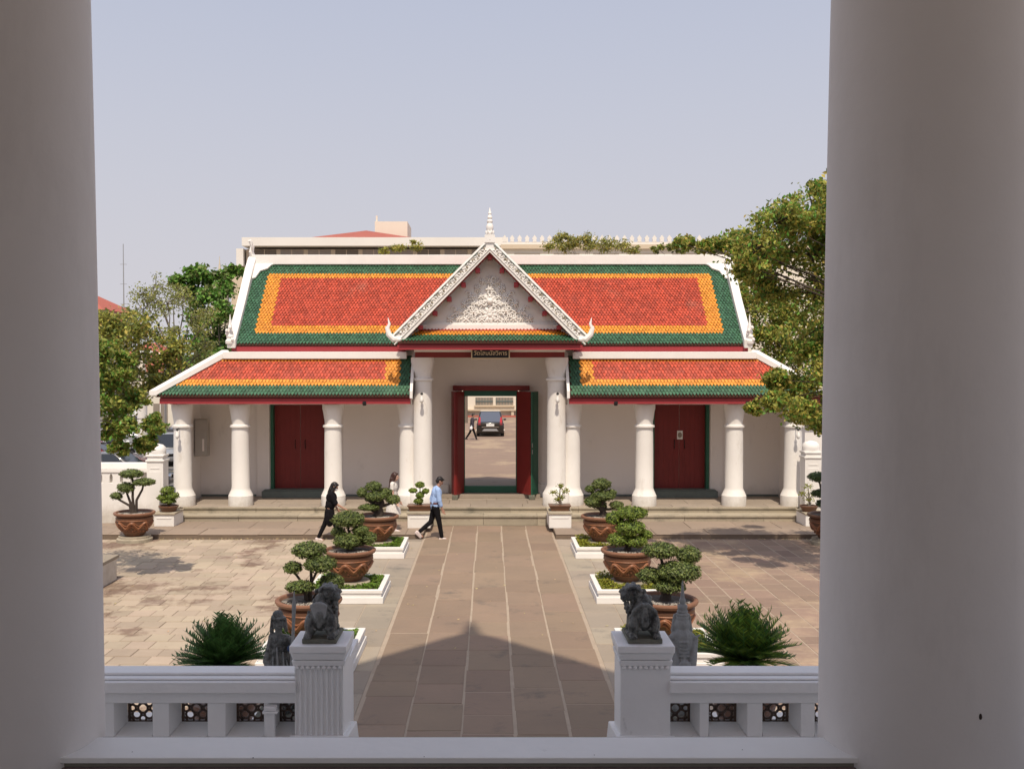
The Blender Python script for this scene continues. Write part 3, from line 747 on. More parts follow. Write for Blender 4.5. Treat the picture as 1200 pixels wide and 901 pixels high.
# bargeboards
for s in (-1, 1):
    b = MB()
    o1 = (0, AP+.13); o2 = (s*2.87, AP-2.74); o3 = (s*2.75, AP-2.90); o4 = (s*2.53, AP-2.90); o5 = (0, AP-.31)
    pts = [o1, o2, o3, o4, o5]
    if s > 0: pts = pts[::-1]
    pts = pts[::-1]
    b.prism(pts, GY-.04, GY+.06)
    # raised fillets along the two edges
    for off in (.04, -.235):
        A = Vector((0, GY-.05, AP+off+.02)); B = Vector((s*(2.76), GY-.05, AP+off-2.74)); b.tube([A, B], .022, 6)
    bb = b.build('bargeboard', 'white_clean', gate)
    # carved leaves, shade in their hollows painted as darker pieces
    b = MB(); rr = random.Random(8)
    for k in range(22):
        t = .06 + k/22*.93; cx = s*2.66*t; cz = AP - .10 - 2.66*t
        for j in range(4):
            a = k*2.1 + j*1.6; ox = .055*cos(a); oz = .055*sin(a)
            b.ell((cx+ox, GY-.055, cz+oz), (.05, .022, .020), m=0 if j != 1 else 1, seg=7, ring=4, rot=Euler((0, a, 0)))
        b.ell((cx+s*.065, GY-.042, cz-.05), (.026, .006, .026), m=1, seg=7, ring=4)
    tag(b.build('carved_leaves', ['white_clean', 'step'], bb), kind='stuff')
    # dark red underboard and purlin ends
    b = MB(); q = [(0, AP-.30), (s*2.52, AP-2.84), (s*2.46, AP-2.84), (0, AP-.375)]
    if s > 0: q = q[::-1]
    b.prism(q[::-1], GY+.061, GY+.14); b.build('underboard', 'door_red', gate)
    for k in range(6):
        t = .14 + k*.165; px_ = s*(2.52*t); pz = AP-.46-2.52*t
        b = MB(); b.box(px_-.065, px_+.065, GY+.10, 28.97, pz-.065, pz+.065); b.build('purlin_end', 'crimson', gate, bevel=.01)
    # upswept foot finials
    b = MB()
    b.tube([(s*2.58, GY, AP-2.80), (s*2.78, GY-.02, AP-2.82), (s*2.92, GY-.03, AP-2.68), (s*2.96, GY-.03, AP-2.50), (s*2.90, GY-.03, AP-2.38), (s*2.94, GY-.03, AP-2.20)], [.07, .10, .085, .06, .04, .008], 9)
    b.tube([(s*2.93, GY-.03, AP-2.62), (s*3.0, GY-.03, AP-2.52), (s*3.0, GY-.03, AP-2.44)], [.04, .03, .006], 7)
    b.build('foot_finial', 'white_clean', gate)
b = MB(); b.box(-.065, .065, GY+.10, 28.97, AP-.50, AP-.37); b.build('purlin_end', 'crimson', gate, bevel=.01)
# spire on the apex
b = MB(); z = AP+.02
b.box(-.15, .15, GY-.08, GY+.12, z-.06, z+.16)
b.lathe(0, GY+.02, [(r_*.85, z_) for r_, z_ in [(.12, z+.16), (.13, z+.22), (.09, z+.27), (.12, z+.33), (.125, z+.42), (.08, z+.50), (.10, z+.53), (.10, z+.57), (.055, z+.62), (.085, z+.65), (.085, z+.68), (.045, z+.74), (.06, z+.78), (.04, z+.83), (.025, z+.88), (.01, z+.95)]], 16)
for k in range(6):
    a = k*pi/3; b.ell((.10*cos(a), GY+.02+.10*sin(a), z+.24), (.035, .035, .06), seg=7, ring=5)
b.build('apex_spire', 'white_clean', gate)
# tympanum and its floral relief
TYM = 28.98
b = MB(); b.prism([(-2.5, 5.72), (2.5, 5.72), (0, AP-.25)], TYM, TYM+.15); b.box(-2.38, 2.38, TYM-.10, TYM, 5.70, 5.86); b.box(-2.2, 2.2, TYM-.05, TYM, 5.86, 5.93)
tym = b.build('tympanum', 'white_clean', gate)
b = MB(); rr = random.Random(4)
def scroll(x, z, r, sgn, y=TYM):
    pts = []; rad = []
    for k in range(13):
        a = k*.48; q = r*(1-k/15); pts.append((x + sgn*q*cos(a), y-.035-.003*k, z + q*sin(a))); rad.append(.024*(1-k/20))
    b.tube(pts, rad, 6)
def rosette(x, z, r, n=6, y=TYM, ph=0):
    for k in range(n):
        a = 2*pi*k/n + ph; b.ell((x+r*.62*cos(a), y-.03, z+r*.62*sin(a)), (r*.48, .045, r*.24), seg=8, ring=5, rot=Euler((0, -a, 0)))
    b.ell((x, y-.05, z), (r*.30, .05, r*.30), seg=8, ring=6)
rows_ = [(6.02, 1.16), (6.24, .95), (6.46, .74), (6.68, .53), (6.90, .36), (7.10, .22)]
for j, (z, w) in enumerate(rows_):
    n = max(1, int(w/.21))
    for i in range(n+1):
        x = w*i/n if n else 0
        for s in ((-1, 1) if x > .01 else (1,)):
            rosette(s*x, z + rr.uniform(-.02, .02), .095 + .02*((i+j) % 2), ph=i*.5)
            if i % 2 == 0: scroll(s*(x+.10), z+.09, .085, s)
            b.tube([(s*x, TYM-.03, z-.02), (s*(x+.06), TYM-.04, z+.08), (s*(x+.03), TYM-.03, z+.17)], [.03, .022, .006], 6)
rosette(0, 6.15, .24, 9); rosette(0, 6.55, .20, 8); rosette(0, 6.9, .14, 6); rosette(0, 7.2, .12, 5, ph=.3); b.ell((0, TYM-.06, 6.55), (.10, .09, .10))
for s in (-1, 1):
    for k in range(5): scroll(s*(.30+.17*k), 6.12+.02*(k % 2), .11, s); 
    for k in range(3): scroll(s*(.26+.15*k), 6.48-.08*k, .10, -s)
tag(b.build('floral_relief', 'white_clean', tym), kind='stuff')
# little pent roof below the pediment
PY0, PZ0, PY1, PZ1 = 28.32, 5.39, TYM-.02, 5.78
Vp = Vector((0, PY1-PY0, PZ1-PZ0)); HP = Vp.length; Vp.normalize(); Np = Vector((0, -Vp.z, Vp.y))
b = MB(); b.hexa([(-2.62, PY0, PZ0-.09), (2.62, PY0, PZ0-.09), (2.0, PY1, PZ1-.09), (-2.0, PY1, PZ1-.09)], [(-2.62, PY0, PZ0-.03), (2.62, PY0, PZ0-.03), (2.0, PY1, PZ1-.03), (-2.0, PY1, PZ1-.03)])
pr = b.build('pent_roof', 'tile_bed', gate)
b = MB(); tile_field(b, (-2.6, PY0, PZ0-.02), (1,0,0), Vp, Np, 5.2, HP, lambda u, v: abs(u-2.6) < 2.56 - .6*v/HP, lambda u, v: 2 if v/HP < .40 else (1 if v/HP < .66 else 0), lift=.028)
tag(b.build('roof_tiles', TM, pr), kind='stuff')
for s in (-1, 1):
    b = MB(); b.tube([(s*1.86, TYM-.06, PZ1+.06), (s*2.06, TYM-.10, PZ1+.03), (s*2.16, 28.82, PZ1-.14), (s*2.34, 28.60, PZ1-.27), (s*2.62, 28.38, PZ0+.01), (s*2.80, 28.38, PZ0+.02)], [.05, .06, .06, .06, .065, .05], 8)
    b.build('curved_hip', 'white_clean', gate)
b = MB(); b.box(-2.66, 2.66, PY0+.13, PY0+.24, PZ0-.14, PZ0-.05); b.box(-2.68, 2.68, PY0+.08, PY0+.20, PZ0-.27, PZ0-.14); b.build('eave_board', 'crimson', gate)
for s in (-1, 1):
    b = MB(); x0, x1 = sorted((s*2.50, s*2.66)); b.box(x0, x1, PY0+.25, 30.05, PZ0-.26, PZ0-.10); b.build('eave_board', 'crimson', gate)
b = MB(); b.box(-2.22, 2.22, 29.14, 29.70, 4.90, 5.06); b.build('lower_beam', 'door_red', gate)
b = MB(); b.box(-2.24, 2.24, 29.12, 29.72, 5.062, 5.16); b.build('upper_beam', 'white', gate)
# name board over the doorway
b = MB(); b.box(-.53, .57, 28.88, 28.94, 4.87, 5.19); nb = b.build('name_board', 'dark', gate); nb['label'] = 'small black name board with pale Thai lettering'
b = MB()
for (x0, x1, z0, z1) in ((-.55, .59, 4.85, 4.888), (-.55, .59, 5.172, 5.21), (-.55, -.515, 4.888, 5.172), (.555, .59, 4.888, 5.172)): b.box(x0, x1, 28.86, 28.90, z0, z1)
b.build('board_frame', 'gold', nb)
tc = bpy.data.curves.new('lettering', 'FONT'); tc.body = 'วัดโสมนัสวิหาร'; tc.size = .30; tc.align_x = 'CENTER'; tc.align_y = 'CENTER'; tc.extrude = .004; tc.offset = .004
to = bpy.data.objects.new('lettering', tc); COL.objects.link(to)
to.location = (.02, 28.872, 5.02); to.rotation_euler = (radians(90), 0, 0); tc.materials.append(M['gold'])
bpy.context.view_layer.update()
wd = to.dimensions.x
if wd > .1: to.scale = (.98/wd, .98/wd*1.0, 1)
dgr = bpy.context.evaluated_depsgraph_get(); tm_ = bpy.data.meshes.new_from_object(to.evaluated_get(dgr))
to2 = bpy.data.objects.new('lettering', tm_); COL.objects.link(to2); to2.location = to.location; to2.rotation_euler = to.rotation_euler; to2.scale = to.scale; to2.parent = nb
bpy.data.objects.remove(to); to2.name = 'lettering'
for s in (-1, 1):
    b = MB(); b.box(s*.40-.01+.02, s*.40+.01+.02, 28.93, 29.13, 5.10, 5.12); b.build('board_bracket', 'metal', nb)
# grey cabinet on the colonnade wall
b = MB(); b.box(-9.27, -8.87, 30.75, 31.05, 1.82, 2.98); b.box(-9.25, -8.89, 30.73, 30.75, 1.86, 2.94)
cb = tag(b.build('electric_cabinet', 'box_grey', None, bevel=.01), 'tall grey metal cabinet on the end wall of the left colonnade', 'cabinet')
b = MB(); b.box(-9.02, -8.96, 30.715, 30.73, 1.98, 2.36); b.build('cabinet_latch', 'wall_shade', cb)

# dry leaves blown against the edge of the apron and about the court
b = MB(); rl = random.Random(77); pts = []
for k in range(260):
    x = rl.uniform(-9.0, -2.2) if k % 3 else rl.uniform(3, 9.3); pts.append((x, 26.31-abs(rl.gauss(0, .10)), .012))
for k in range(120): pts.append((rl.uniform(-8, 9), rl.uniform(16, 26), .012))
leaves(b, pts, .06, [(0, 0, 3)]*len(pts), rnd=rl)
tag(b.build('fallen_leaves', 'litter'), kind='stuff')
# ------------------------------------------------------------------ the hall we stand in: porch columns, sill, roof that throws the gable shadow
hall = empty('temple_hall', (0, 0, 0), 'white hall porch whose two thick round columns frame the view', 'temple hall')
cp = MB(); prof = []
for k in range(30):
    z = 3.0 + k*(7.4-3.0)/29; q = (z-3.19)/(7.4-3.19)
    prof.append((.387 - .044*max(0, q) + .008*sin(max(0, q)*pi), z))
cp.lathe(0, 0, prof, 72)
f0 = None
for x in (-1.959, 1.724, -5.6, 5.4):
    if f0 is None: f0 = cp.build('porch_column', 'porch_white', hall); f0.location = (x, 3.90, 0)
    else: inst(f0, 'porch_column', hall, (x, 3.90, 0))
b = MB(); b.box(-6.2, 6.2, 3.69, 3.90, 3.158, 3.180); b.build('sill_slab', 'rail_white', hall, bevel=.003)
b = MB(); b.box(-6.2, 6.2, 3.705, 3.96, 3.140, 3.157); b.build('sill_bed', 'sill_olive', hall)
b = MB(); b.box(-6.2, 6.2, 3.695, 4.0, 3.03, 3.139); b.build('sill_step', 'porch_step', hall, bevel=.004)
b = MB(); b.box(-6.2, 6.2, -3.0, 3.95, 2.85, 3.03); b.build('porch_floor', 'porch_floor', hall)
b = MB(); b.box(-6.2, 6.2, 3.96, 4.6, 0.0, 2.84); b.build('podium', 'porch_white', hall)
b = MB(); b.box(-5.0, 5.0, -3.4, -3.0, 2.85, 8.2); b.build('porch_back_wall', 'porch_white', hall)
b = MB(); b.box(-5.9, 5.9, 3.55, 4.25, 7.5, 8.3); b.box(-5.9, 5.9, -3.4, 3.55, 8.1, 8.3); b.build('entablature', 'porch_white', hall)
# gable roof: its plane stands over the porch front, pitch about 54 degrees, slightly flared
GY0 = 4.9
pts = [(-5.9, 8.35), (-5.9, 10.9), (-5.4, 11.3), (-3.2, 14.9), (-1.5, 18.0), (-.42, 19.95), (0, 20.5), (.42, 19.95), (1.5, 18.0), (3.2, 14.9), (5.4, 11.3), (5.9, 10.9), (5.9, 8.35)]  # unseen hall width kept narrow so skylight reaches the balustrade
b = MB(); b.prism([(x-.06, z) for x, z in pts[::-1]], -5.5, GY0); b.build('hall_roof', 'tile_red', hall)
b = MB(); b.lathe(-.06, GY0-.1, [(.17, 20.2), (.19, 20.5), (.11, 20.75), (.14, 21.0), (.07, 21.4), (.03, 22.0)], 12); b.build('roof_finial', 'white_clean', hall)
# chips in the paint of the right column
b = MB(); b.ell((1.776, 3.518, 3.40), (.006, .006, .012), seg=8, ring=6); b.ell((1.484, 3.602, 3.285), (.0035, .004, .0035), seg=6, ring=4)
for x in (-1.38, -.9, -.25, .4, .98): b.ell((x, 3.74+.05*sin(x*9), 3.1795), (.003, .003, .0015), seg=6, ring=4)
tag(b.build('paint_chips', 'fleck', hall), kind='stuff')

# lower landing and stairs (mostly hidden below the sill)
b = MB(); b.box(-7, -.98, 6.3, 7.75, 0.0, 1.5); b.box(.88, 7, 6.3, 7.75, 0, 1.5); b.box(-.98, .88, 4.6, 6.6, 0, 1.5); b.box(-7, 7, 4.6, 6.3, 0, 1.5)
for k in range(8): b.box(-1.04, .94, 6.6+k*.18, 6.6+(k+1)*.18, 0, 1.35-.17*k)
tag(b.build('hall_stairs', 'landing'), kind='structure')
b = MB(); b.box(-4.4, -1.35, 7.75, 9.6, 0, 1.25); b.box(1.45, 4.4, 7.75, 9.6, 0, 1.25); tag(b.build('side_terrace', 'white'), kind='structure')

# ------------------------------------------------------------------ balustrades with pedestals
def lattice_tile(cx, cy, cz, w, h):
    b = MB(); y = cy
    t = .017
    for (x0, x1, z0, z1) in ((-w/2, w/2, -h/2, -h/2+t), (-w/2, w/2, h/2-t, h/2), (-w/2, -w/2+t, -h/2+t, h/2-t), (w/2-t, w/2, -h/2+t, h/2-t)):
        b.box(cx+x0, cx+x1, y-.015, y+.015, cz+z0, cz+z1)
    def ring(x, z, r, rr, a0=0, a1=2*pi, n=14):
        b.tube([(cx+x+r*cos(a0+(a1-a0)*k/n), y, cz+z+r*sin(a0+(a1-a0)*k/n)) for k in range(n+1)], rr, 6)
    ring(0, 0, w*.17, .010)
    for k in range(4):
        a = k*pi/2 + pi/4; ring(w*.30*cos(a), h*.30*sin(a), w*.15, .009)
    for k in range(4):
        a = k*pi/2; ring(w*.36*cos(a), h*.36*sin(a), w*.11, .008)
    for s in (-1, 1):
        for q in (-1, 1): ring(s*w/2, q*h/2, w*.20, .009)
    return b
def balustrade(x0, x1, ped_x, centers, label, side):
    root = empty('balustrade', (0, 0, 0), label, 'balustrade', 'balustrades before the hall')
    Y0 = 7.0
    b = MB(); b.box(x0, x1, Y0+.0, Y0+.36, 2.310, 2.392); b.box(x0, x1, Y0+.035, Y0+.325, 2.394, 2.410); b.box(x0, x1, Y0+.10, Y0+.27, 2.412, 2.430)
    b.build('rail', 'rail_white', root, bevel=.006)
    b = MB(); b.box(x0, x1, Y0+.05, Y0+.30, 2.222, 2.308); b.build('upper_beam', 'rail_white', root, bevel=.005)
    b = MB(); b.box(x0, x1, Y0+.02, Y0+.34, 1.50, 1.97); b.build('base', 'rail_white', root, bevel=.006)
    cs = sorted(centers)
    edges = []
    hw = .105
    # splayed piers between the openings
    bounds = [x0] + [v for c in cs for v in (c-hw, c+hw)] + [x1]
    for i in range(0, len(bounds), 2):
        a, e = bounds[i], bounds[i+1]
        if e - a < .02: continue
        fa = a + (.035 if i > 0 else 0); fe = e - (.035 if i+1 < len(bounds)-1 else 0)
        b = MB(); b.hexa([(fa, Y0+.06, 1.972), (fe, Y0+.06, 1.972), (e, Y0+.24, 1.972), (a, Y0+.24, 1.972)], [(fa, Y0+.06, 2.220), (fe, Y0+.06, 2.220), (e, Y0+.24, 2.220), (a, Y0+.24, 2.220)])
        b.build('pier', 'rail_white', root, bevel=.004)
    for c in cs:
        b = MB(); b.hexa([(c-hw-.03, Y0+.06, 1.973), (c+hw+.03, Y0+.06, 1.973), (c+hw, Y0+.24, 1.973), (c-hw, Y0+.24, 1.973)], [(c-hw-.03, Y0+.06, 1.978), (c+hw+.03, Y0+.06, 1.978), (c+hw, Y0+.24, 2.02), (c-hw, Y0+.24, 2.02)])
        b.build('opening_sill', 'rail_white', root)
        lattice_tile(c, Y0+.26, 2.115, .215, .215).build('lattice_tile', 'lattice', root)
    # slender colonnette beside the pedestal
    xs = -1.585 if side < 0 else None
    if xs:
        b = MB(); b.box(xs-.03, xs+.03, Y0+.02, Y0+.06, 1.972, 2.16); b.box(xs-.055, xs+.055, Y0+.0, Y0+.06, 2.16, 2.178); b.box(xs-.045, xs+.045, Y0+.005, Y0+.06, 2.18, 2.212); b.build('colonnette', 'rail_white', root, bevel=.004)
    # pedestal
    px = ped_x
    if side < 0:
        pts = []; w = .175; n = 9
        for k in range(n):
            xa = -w + 2*w*k/n; d = 2*w/n
            pts += [(px+xa+.004, Y0+.03), (px+xa+d*.30, Y0+.042), (px+xa+d*.7, Y0+.042), (px+xa+d-.004, Y0+.03)]
        pts += [(px+w, Y0+.03), (px+w, Y0+.37), (px-w, Y0+.37), (px-w, Y0+.03)]
        b = MB(); b.prism_z(pts, 1.55, 2.50)
    else:
        b = MB(); w = .18
        pts = []
        for k in range(9):
            xa = -w + 2*w*k/9; d = 2*w/9
            pts += [(px+xa+.003, Y0+.03), (px+xa+d*.5, Y0+.034)]
        pts += [(px+w, Y0+.03), (px+w, Y0+.37), (px-w, Y0+.37), (px-w, Y0+.03)]
        b.prism_z(pts, 1.55, 2.50)
    ped = b.build('pedestal', 'rail_white', root, bevel=.0)
    b = MB()
    b.hexa([(px-.185, Y0+.02, 2.502), (px+.185, Y0+.02, 2.502), (px+.185, Y0+.38, 2.502), (px-.185, Y0+.38, 2.502)], [(px-.195, Y0+.01, 2.545), (px+.195, Y0+.01, 2.545), (px+.195, Y0+.39, 2.545), (px-.195, Y0+.39, 2.545)])
    b.hexa([(px-.185, Y0+.015, 2.548), (px+.185, Y0+.015, 2.548), (px+.185, Y0+.385, 2.548), (px-.185, Y0+.385, 2.548)], [(px-.20, Y0, 2.60), (px+.20, Y0, 2.60), (px+.20, Y0+.40, 2.60), (px-.20, Y0+.40, 2.60)])
    b.box(px-.205, px+.205, Y0-.01, Y0+.405, 2.603, 2.656)
    b.build('pedestal_cap', 'rail_white', ped, bevel=.006)
    b = MB()
    for k in range(9):
        xx = px - .155 + .31*k/8; b.ell((xx, Y0+.018, 2.492), (.016, .012, .014), seg=8, ring=6)
    tag(b.build('bead_moulding', 'rail_white', ped), kind='stuff')
    b = MB(); sx = px + (.19 if side < 0 else -.19)
    b.hexa([(px-.24, Y0-.03, 1.5), (px+.24, Y0-.03, 1.5), (px+.24, Y0+.60, 1.5), (px-.24, Y0+.60, 1.5)], [(px-.21, Y0, 2.0), (px+.21, Y0, 2.0), (px+.21, Y0+.5, 1.93), (px-.21, Y0+.5, 1.93)])
    b.build('pedestal_foot', 'rail_white', ped, bevel=.008)
    return root
balustrade(-7, -1.40, -1.235, [-1.46, -1.78, -2.19, -2.59, -3.0, -3.4], 'white balustrade left of the stairs with a fluted end pedestal and brown lattice openings', -1)
balustrade(1.30, 7, 1.125, [1.385, 1.73, 2.12, 2.50, 2.9], 'white balustrade right of the stairs with a smooth end pedestal and brown lattice openings', 1)
# parapet running down beside the left pedestal
b = MB(); b.box(-1.26, -1.085, 7.42, 8.05, 2.34, 2.415); b.box(-1.23, -1.12, 7.42, 8.0, 1.3, 2.34)
o = tag(b.build('stair_parapet', 'rail_white', bevel=.006), 'short white parapet running out behind the fluted pedestal of the left balustrade', 'parapet')

# ------------------------------------------------------------------ lion statues (seen from behind)
def lion(x, mir, label):
    root = empty('lion_statue', (x, 7.21, 2.657), label, 'lion statue', 'stone lions on the stair pedestals')
    b = MB(); b.box(-.125, .125, -.165, .165, 0, .035); b.build('statue_base', 'stone_base', root, bevel=.006)
    s = mir
    b = MB()
    b.ell((0, -.03, .17), (.085, .12, .105), rot=Euler((.35, 0, 0)))              # body
    b.ell((0, .06, .23), (.085, .09, .10))                                        # chest / shoulders
    for q in (-1, 1):
        b.ell((q*.072, -.085, .125), (.048, .075, .085), rot=Euler((.2, 0, q*.1)))      # haunch
        b.cap((q*.082, -.075, .10), (q*.085, -.115, .055), .028, .022); b.ell((q*.085, -.135, .052), (.032, .04, .022))
        for t in (-1, 0, 1): b.ell((q*.085+t*.018, -.165, .047), (.012, .016, .014), seg=8, ring=6)
        b.cap((q*.065, .09, .20), (q*.075, .125, .06), .032, .024); b.ell((q*.075, .14, .05), (.03, .035, .02))
    # tail fan laid up the back
    if s < 0:
        for t in range(-3, 4):
            a = t*.30; b.cap((.0+.01*t, -.128, .17), (-.01+.085*sin(a)*.75, -.105, .225+.05*cos(a)), .017, .019, 8)
        b.cap((0, -.135, .12), (0, -.132, .2), .02, .03)
        b.cap((.03, -.10, .27), (.085, -.09, .19), .016, .012); b.cap((.085, -.09, .19), (.09, -.11, .12), .014, .012)
    else:
        b.ell((0, -.10, .20), (.075, .055, .085))
        for t in (-1, 1):
            b.cap((t*.02, -.13, .27), (t*.075, -.12, .22), .022, .020, 8); b.cap((t*.075, -.12, .22), (t*.095, -.11, .13), .02, .012, 8)
        b.cap((0, -.14, .24), (0, -.155, .17), .02, .026, 8); b.ell((0, -.155, .15), (.03, .02, .03))
    # head looking back over the shoulder
    hx = .035*(-s) - (.0 if s < 0 else .03); hz = .33
    b.ell((hx, .05, hz), (.075, .08, .062)); b.ell((hx+s*-.055, .02, hz-.02), (.04, .05, .035)); b.ell((hx-s*.075, .0, hz-.035), (.022, .026, .018))
    for k in range(9):
        a = k*2*pi/9; b.ell((hx+.062*cos(a), .07, hz-.005+.055*sin(a)), (.022, .028, .022), seg=8, ring=6)
    for k in range(7):
        a = .3+k*.42; b.ell((hx+.055*cos(a), -.015, hz+.035*sin(a)+.012), (.017, .022, .015), seg=8, ring=6)
    for q in (-1, 1): b.ell((hx+q*.082, .03, hz+.012), (.025, .018, .016), seg=8, ring=6, rot=Euler((0, q*.5, 0)))
    b.ell((hx-s*.05, -.035, hz+.005), (.016, .014, .013)); b.ell((hx+s*.005, -.042, hz+.006), (.014, .012, .012))
    for k in range(6): b.ell((.08*(-1)**k*.8, .05-.02*k, .28-.02*k), (.02, .025, .028), seg=8, ring=6)
    rl = random.Random(21+s)
    for row in range(4):                       # rows of curled mane over the neck
        for k in range(7):
            a = -1.5 + k*.5 + (row % 2)*.25; r_ = .068+.008*row
            b.ell((hx*(1-row*.2)+r_*sin(a), .03-.012*row-.03*cos(a), hz-.045-.026*row+.012*cos(a*2)), (.012, .014, .016), seg=7, ring=5)
    for q in (-1, 1):                          # thigh flames, ribs and paws
        for k in range(4): b.cap((q*(.098-.006*k), -.03-.03*k, .20-.02*k), (q*(.112-.006*k), -.06-.025*k, .12-.012*k), .011, .007, 7)
        for k in range(3): b.cap((q*.03, -.148+.012*k, .10+.05*k), (q*.075, -.12+.01*k, .115+.05*k), .010, .008, 7)
        b.cap((q*.105, -.10, .05), (q*.115, -.02, .055), .014, .012, 7)
    bd = b.build('lion_body', 'stone_dark', root, remesh=.0042, smooth_it=0)
    b = MB()
    if s < 0:
        for t in range(-3, 4):
            a = t*.30; b.cap((.0+.01*t, -.134, .185), (-.01+.085*sin(a)*.75, -.111, .228+.05*cos(a)), .012, .016, 8)
        b.build('tail_fan', 'stone_grey', bd, remesh=.005)
    return root
lion(-1.235, -1, 'dark stone lion seen from behind on the left stair pedestal, pale fan-shaped tail')
lion(1.125, 1, 'dark stone lion seen from behind on the right stair pedestal, head turned to the left')

# ------------------------------------------------------------------ two small guardian figures of weathered stone
def guardian(x, y, kind, label):
    root = empty('guardian_statue', (x, y, 1.25), label, 'statue')
    b = MB(); b.box(-.20, .20, -.18, .18, 0, .50); b.build('statue_plinth', 'stone_base', root, bevel=.01)
    b = MB()
    if kind == 0:      # robed figure with broad folded headcloth holding a staff
        b.cap((.0, 0, .55), (.0, 0, .86), .135, .105); b.cap((0, 0, .86), (-.015, 0, 1.08), .10, .07); b.cap((-.07, 0, 1.12), (.045, 0, 1.10), .042, .045)
        b.cap((-.075, 0, 1.11), (-.115, -.05, .93), .036, .034); b.cap((-.115, -.05, .93), (-.06, -.11, .86), .032, .028)
        b.cap((.05, 0, 1.10), (.115, -.05, 1.02), .036, .03); b.cap((.115, -.05, 1.02), (.125, -.11, 1.12), .030, .024); b.ell((.125, -.12, 1.14), (.024, .024, .028))
        b.ell((-.025, 0, 1.23), (.045, .05, .058)); b.ell((-.025, -.045, 1.225), (.010, .014, .014)); b.cap((-.02, 0, 1.12), (-.025, 0, 1.2), .03, .03)
        b.ell((-.025, .005, 1.285), (.062, .062, .022)); b.ell((-.03, .005, 1.315), (.046, .048, .035)); b.cap((-.075, .01, 1.29), (-.085, .01, 1.17), .016, .02, 7); b.cap((.03, .01, 1.28), (.038, .01, 1.18), .013, .016, 7)
        for k in range(9):
            a = -1.35 + k*.34; b.cap((.07*sin(a)-.01, -.065*cos(a)-.01, 1.02), (.145*sin(a), -.14*cos(a), .55), .011, .019, 7)
        for k in range(4): b.cap((-.115, -.06, .92-.012*k), (-.15+.02*k, -.085, .74-.03*k), .014, .017, 7)
        b.ell((0, -.01, .90), (.112, .105, .022))
    else:              # slender figure with a tall pointed crown
        b.cap((0, 0, .55), (0, 0, .88), .14, .10); b.cap((0, 0, .88), (0, 0, 1.12), .09, .085)
        b.cap((-.065, -.0, 1.12), (.065, -.0, 1.12), .045, .045)
        b.cap((-.10, 0, 1.10), (-.07, -.10, .92), .036, .032); b.cap((.10, 0, 1.10), (.07, -.10, .92), .036, .032); b.ell((0, -.12, .92), (.05, .035, .04))
        b.ell((0, 0, 1.24), (.055, .06, .07)); b.ell((.0, .02, 1.22), (.07, .06, .08))
        b.cap((0, 0, 1.29), (0, 0, 1.37), .055, .035); b.ell((0, 0, 1.38), (.045, .045, .03)); b.ell((0, 0, 1.43), (.03, .03, .03)); b.cap((0, 0, 1.42), (0, 0, 1.60), .022, .006)
        for k in range(8): a = k*pi/4; b.cap((.085*cos(a), .085*sin(a), 1.0), (.14*cos(a), .14*sin(a), .55), .014, .02, 7)
        for s_ in (-1, 1): b.cap((s_*.06, .03, 1.30), (s_*.075, .03, 1.17), .014, .02, 7); b.cap((s_*.10, -.03, 1.12), (s_*.15, -.02, 1.15), .016, .006, 6)
        for k in range(6): b.ell((0, -.085, 1.10-.03*k), (.05, .014, .009), seg=8, ring=5)
        for k in range(3): b.lathe(0, 0, [(.05-.008*k, 1.31+.025*k), (.06-.008*k, 1.318+.025*k), (.05-.008*k, 1.326+.025*k)], 12)
        b.ell((0, -.02, .88), (.12, .11, .035))
    bd = b.build('robed_figure', 'stone_dark' if kind == 0 else 'stone_grey', root, remesh=.0062, smooth_it=0)
    if kind == 0:
        b = MB(); b.tube([(.10, -.15, .60), (.118, -.14, 1.0), (.128, -.13, 1.25), (.134, -.13, 1.42), (.136, -.13, 1.54)], [.013, .014, .013, .018, .004], 8); b.build('staff', 'stone_grey', root)
        b = MB()
        for (p, q) in (((-.02, -.09, 1.06), (.0, -.155, .68)), ((.03, -.085, 1.02), (.05, -.15, .66)), ((-.05, -.09, .98), (-.06, -.15, .66)), ((.06, -.085, .95), (.10, -.125, .66))): b.tube([p, Vector(p).lerp(Vector(q), .5)+Vector((.008, -.010, 0)), q], [.005, .010, .007], 6)
        b.build('robe_folds', 'stone_grey', bd)
        b = MB(); b.cap((.085, -.055, 1.04), (.118, -.075, 1.07), .028, .022); b.build('blue_sleeve', mat('faded_blue_glaze', (.05, .09, .22), .6, (.07, .10, .16), 30, .6), root)
    return root
guardian(-1.765, 8.25, 0, 'dark stone guardian in a folded headcloth holding a pale staff, behind the left balustrade')
guardian(1.63, 8.25, 1, 'small stone figure with a tall pointed crown beside the right stair pedestal')

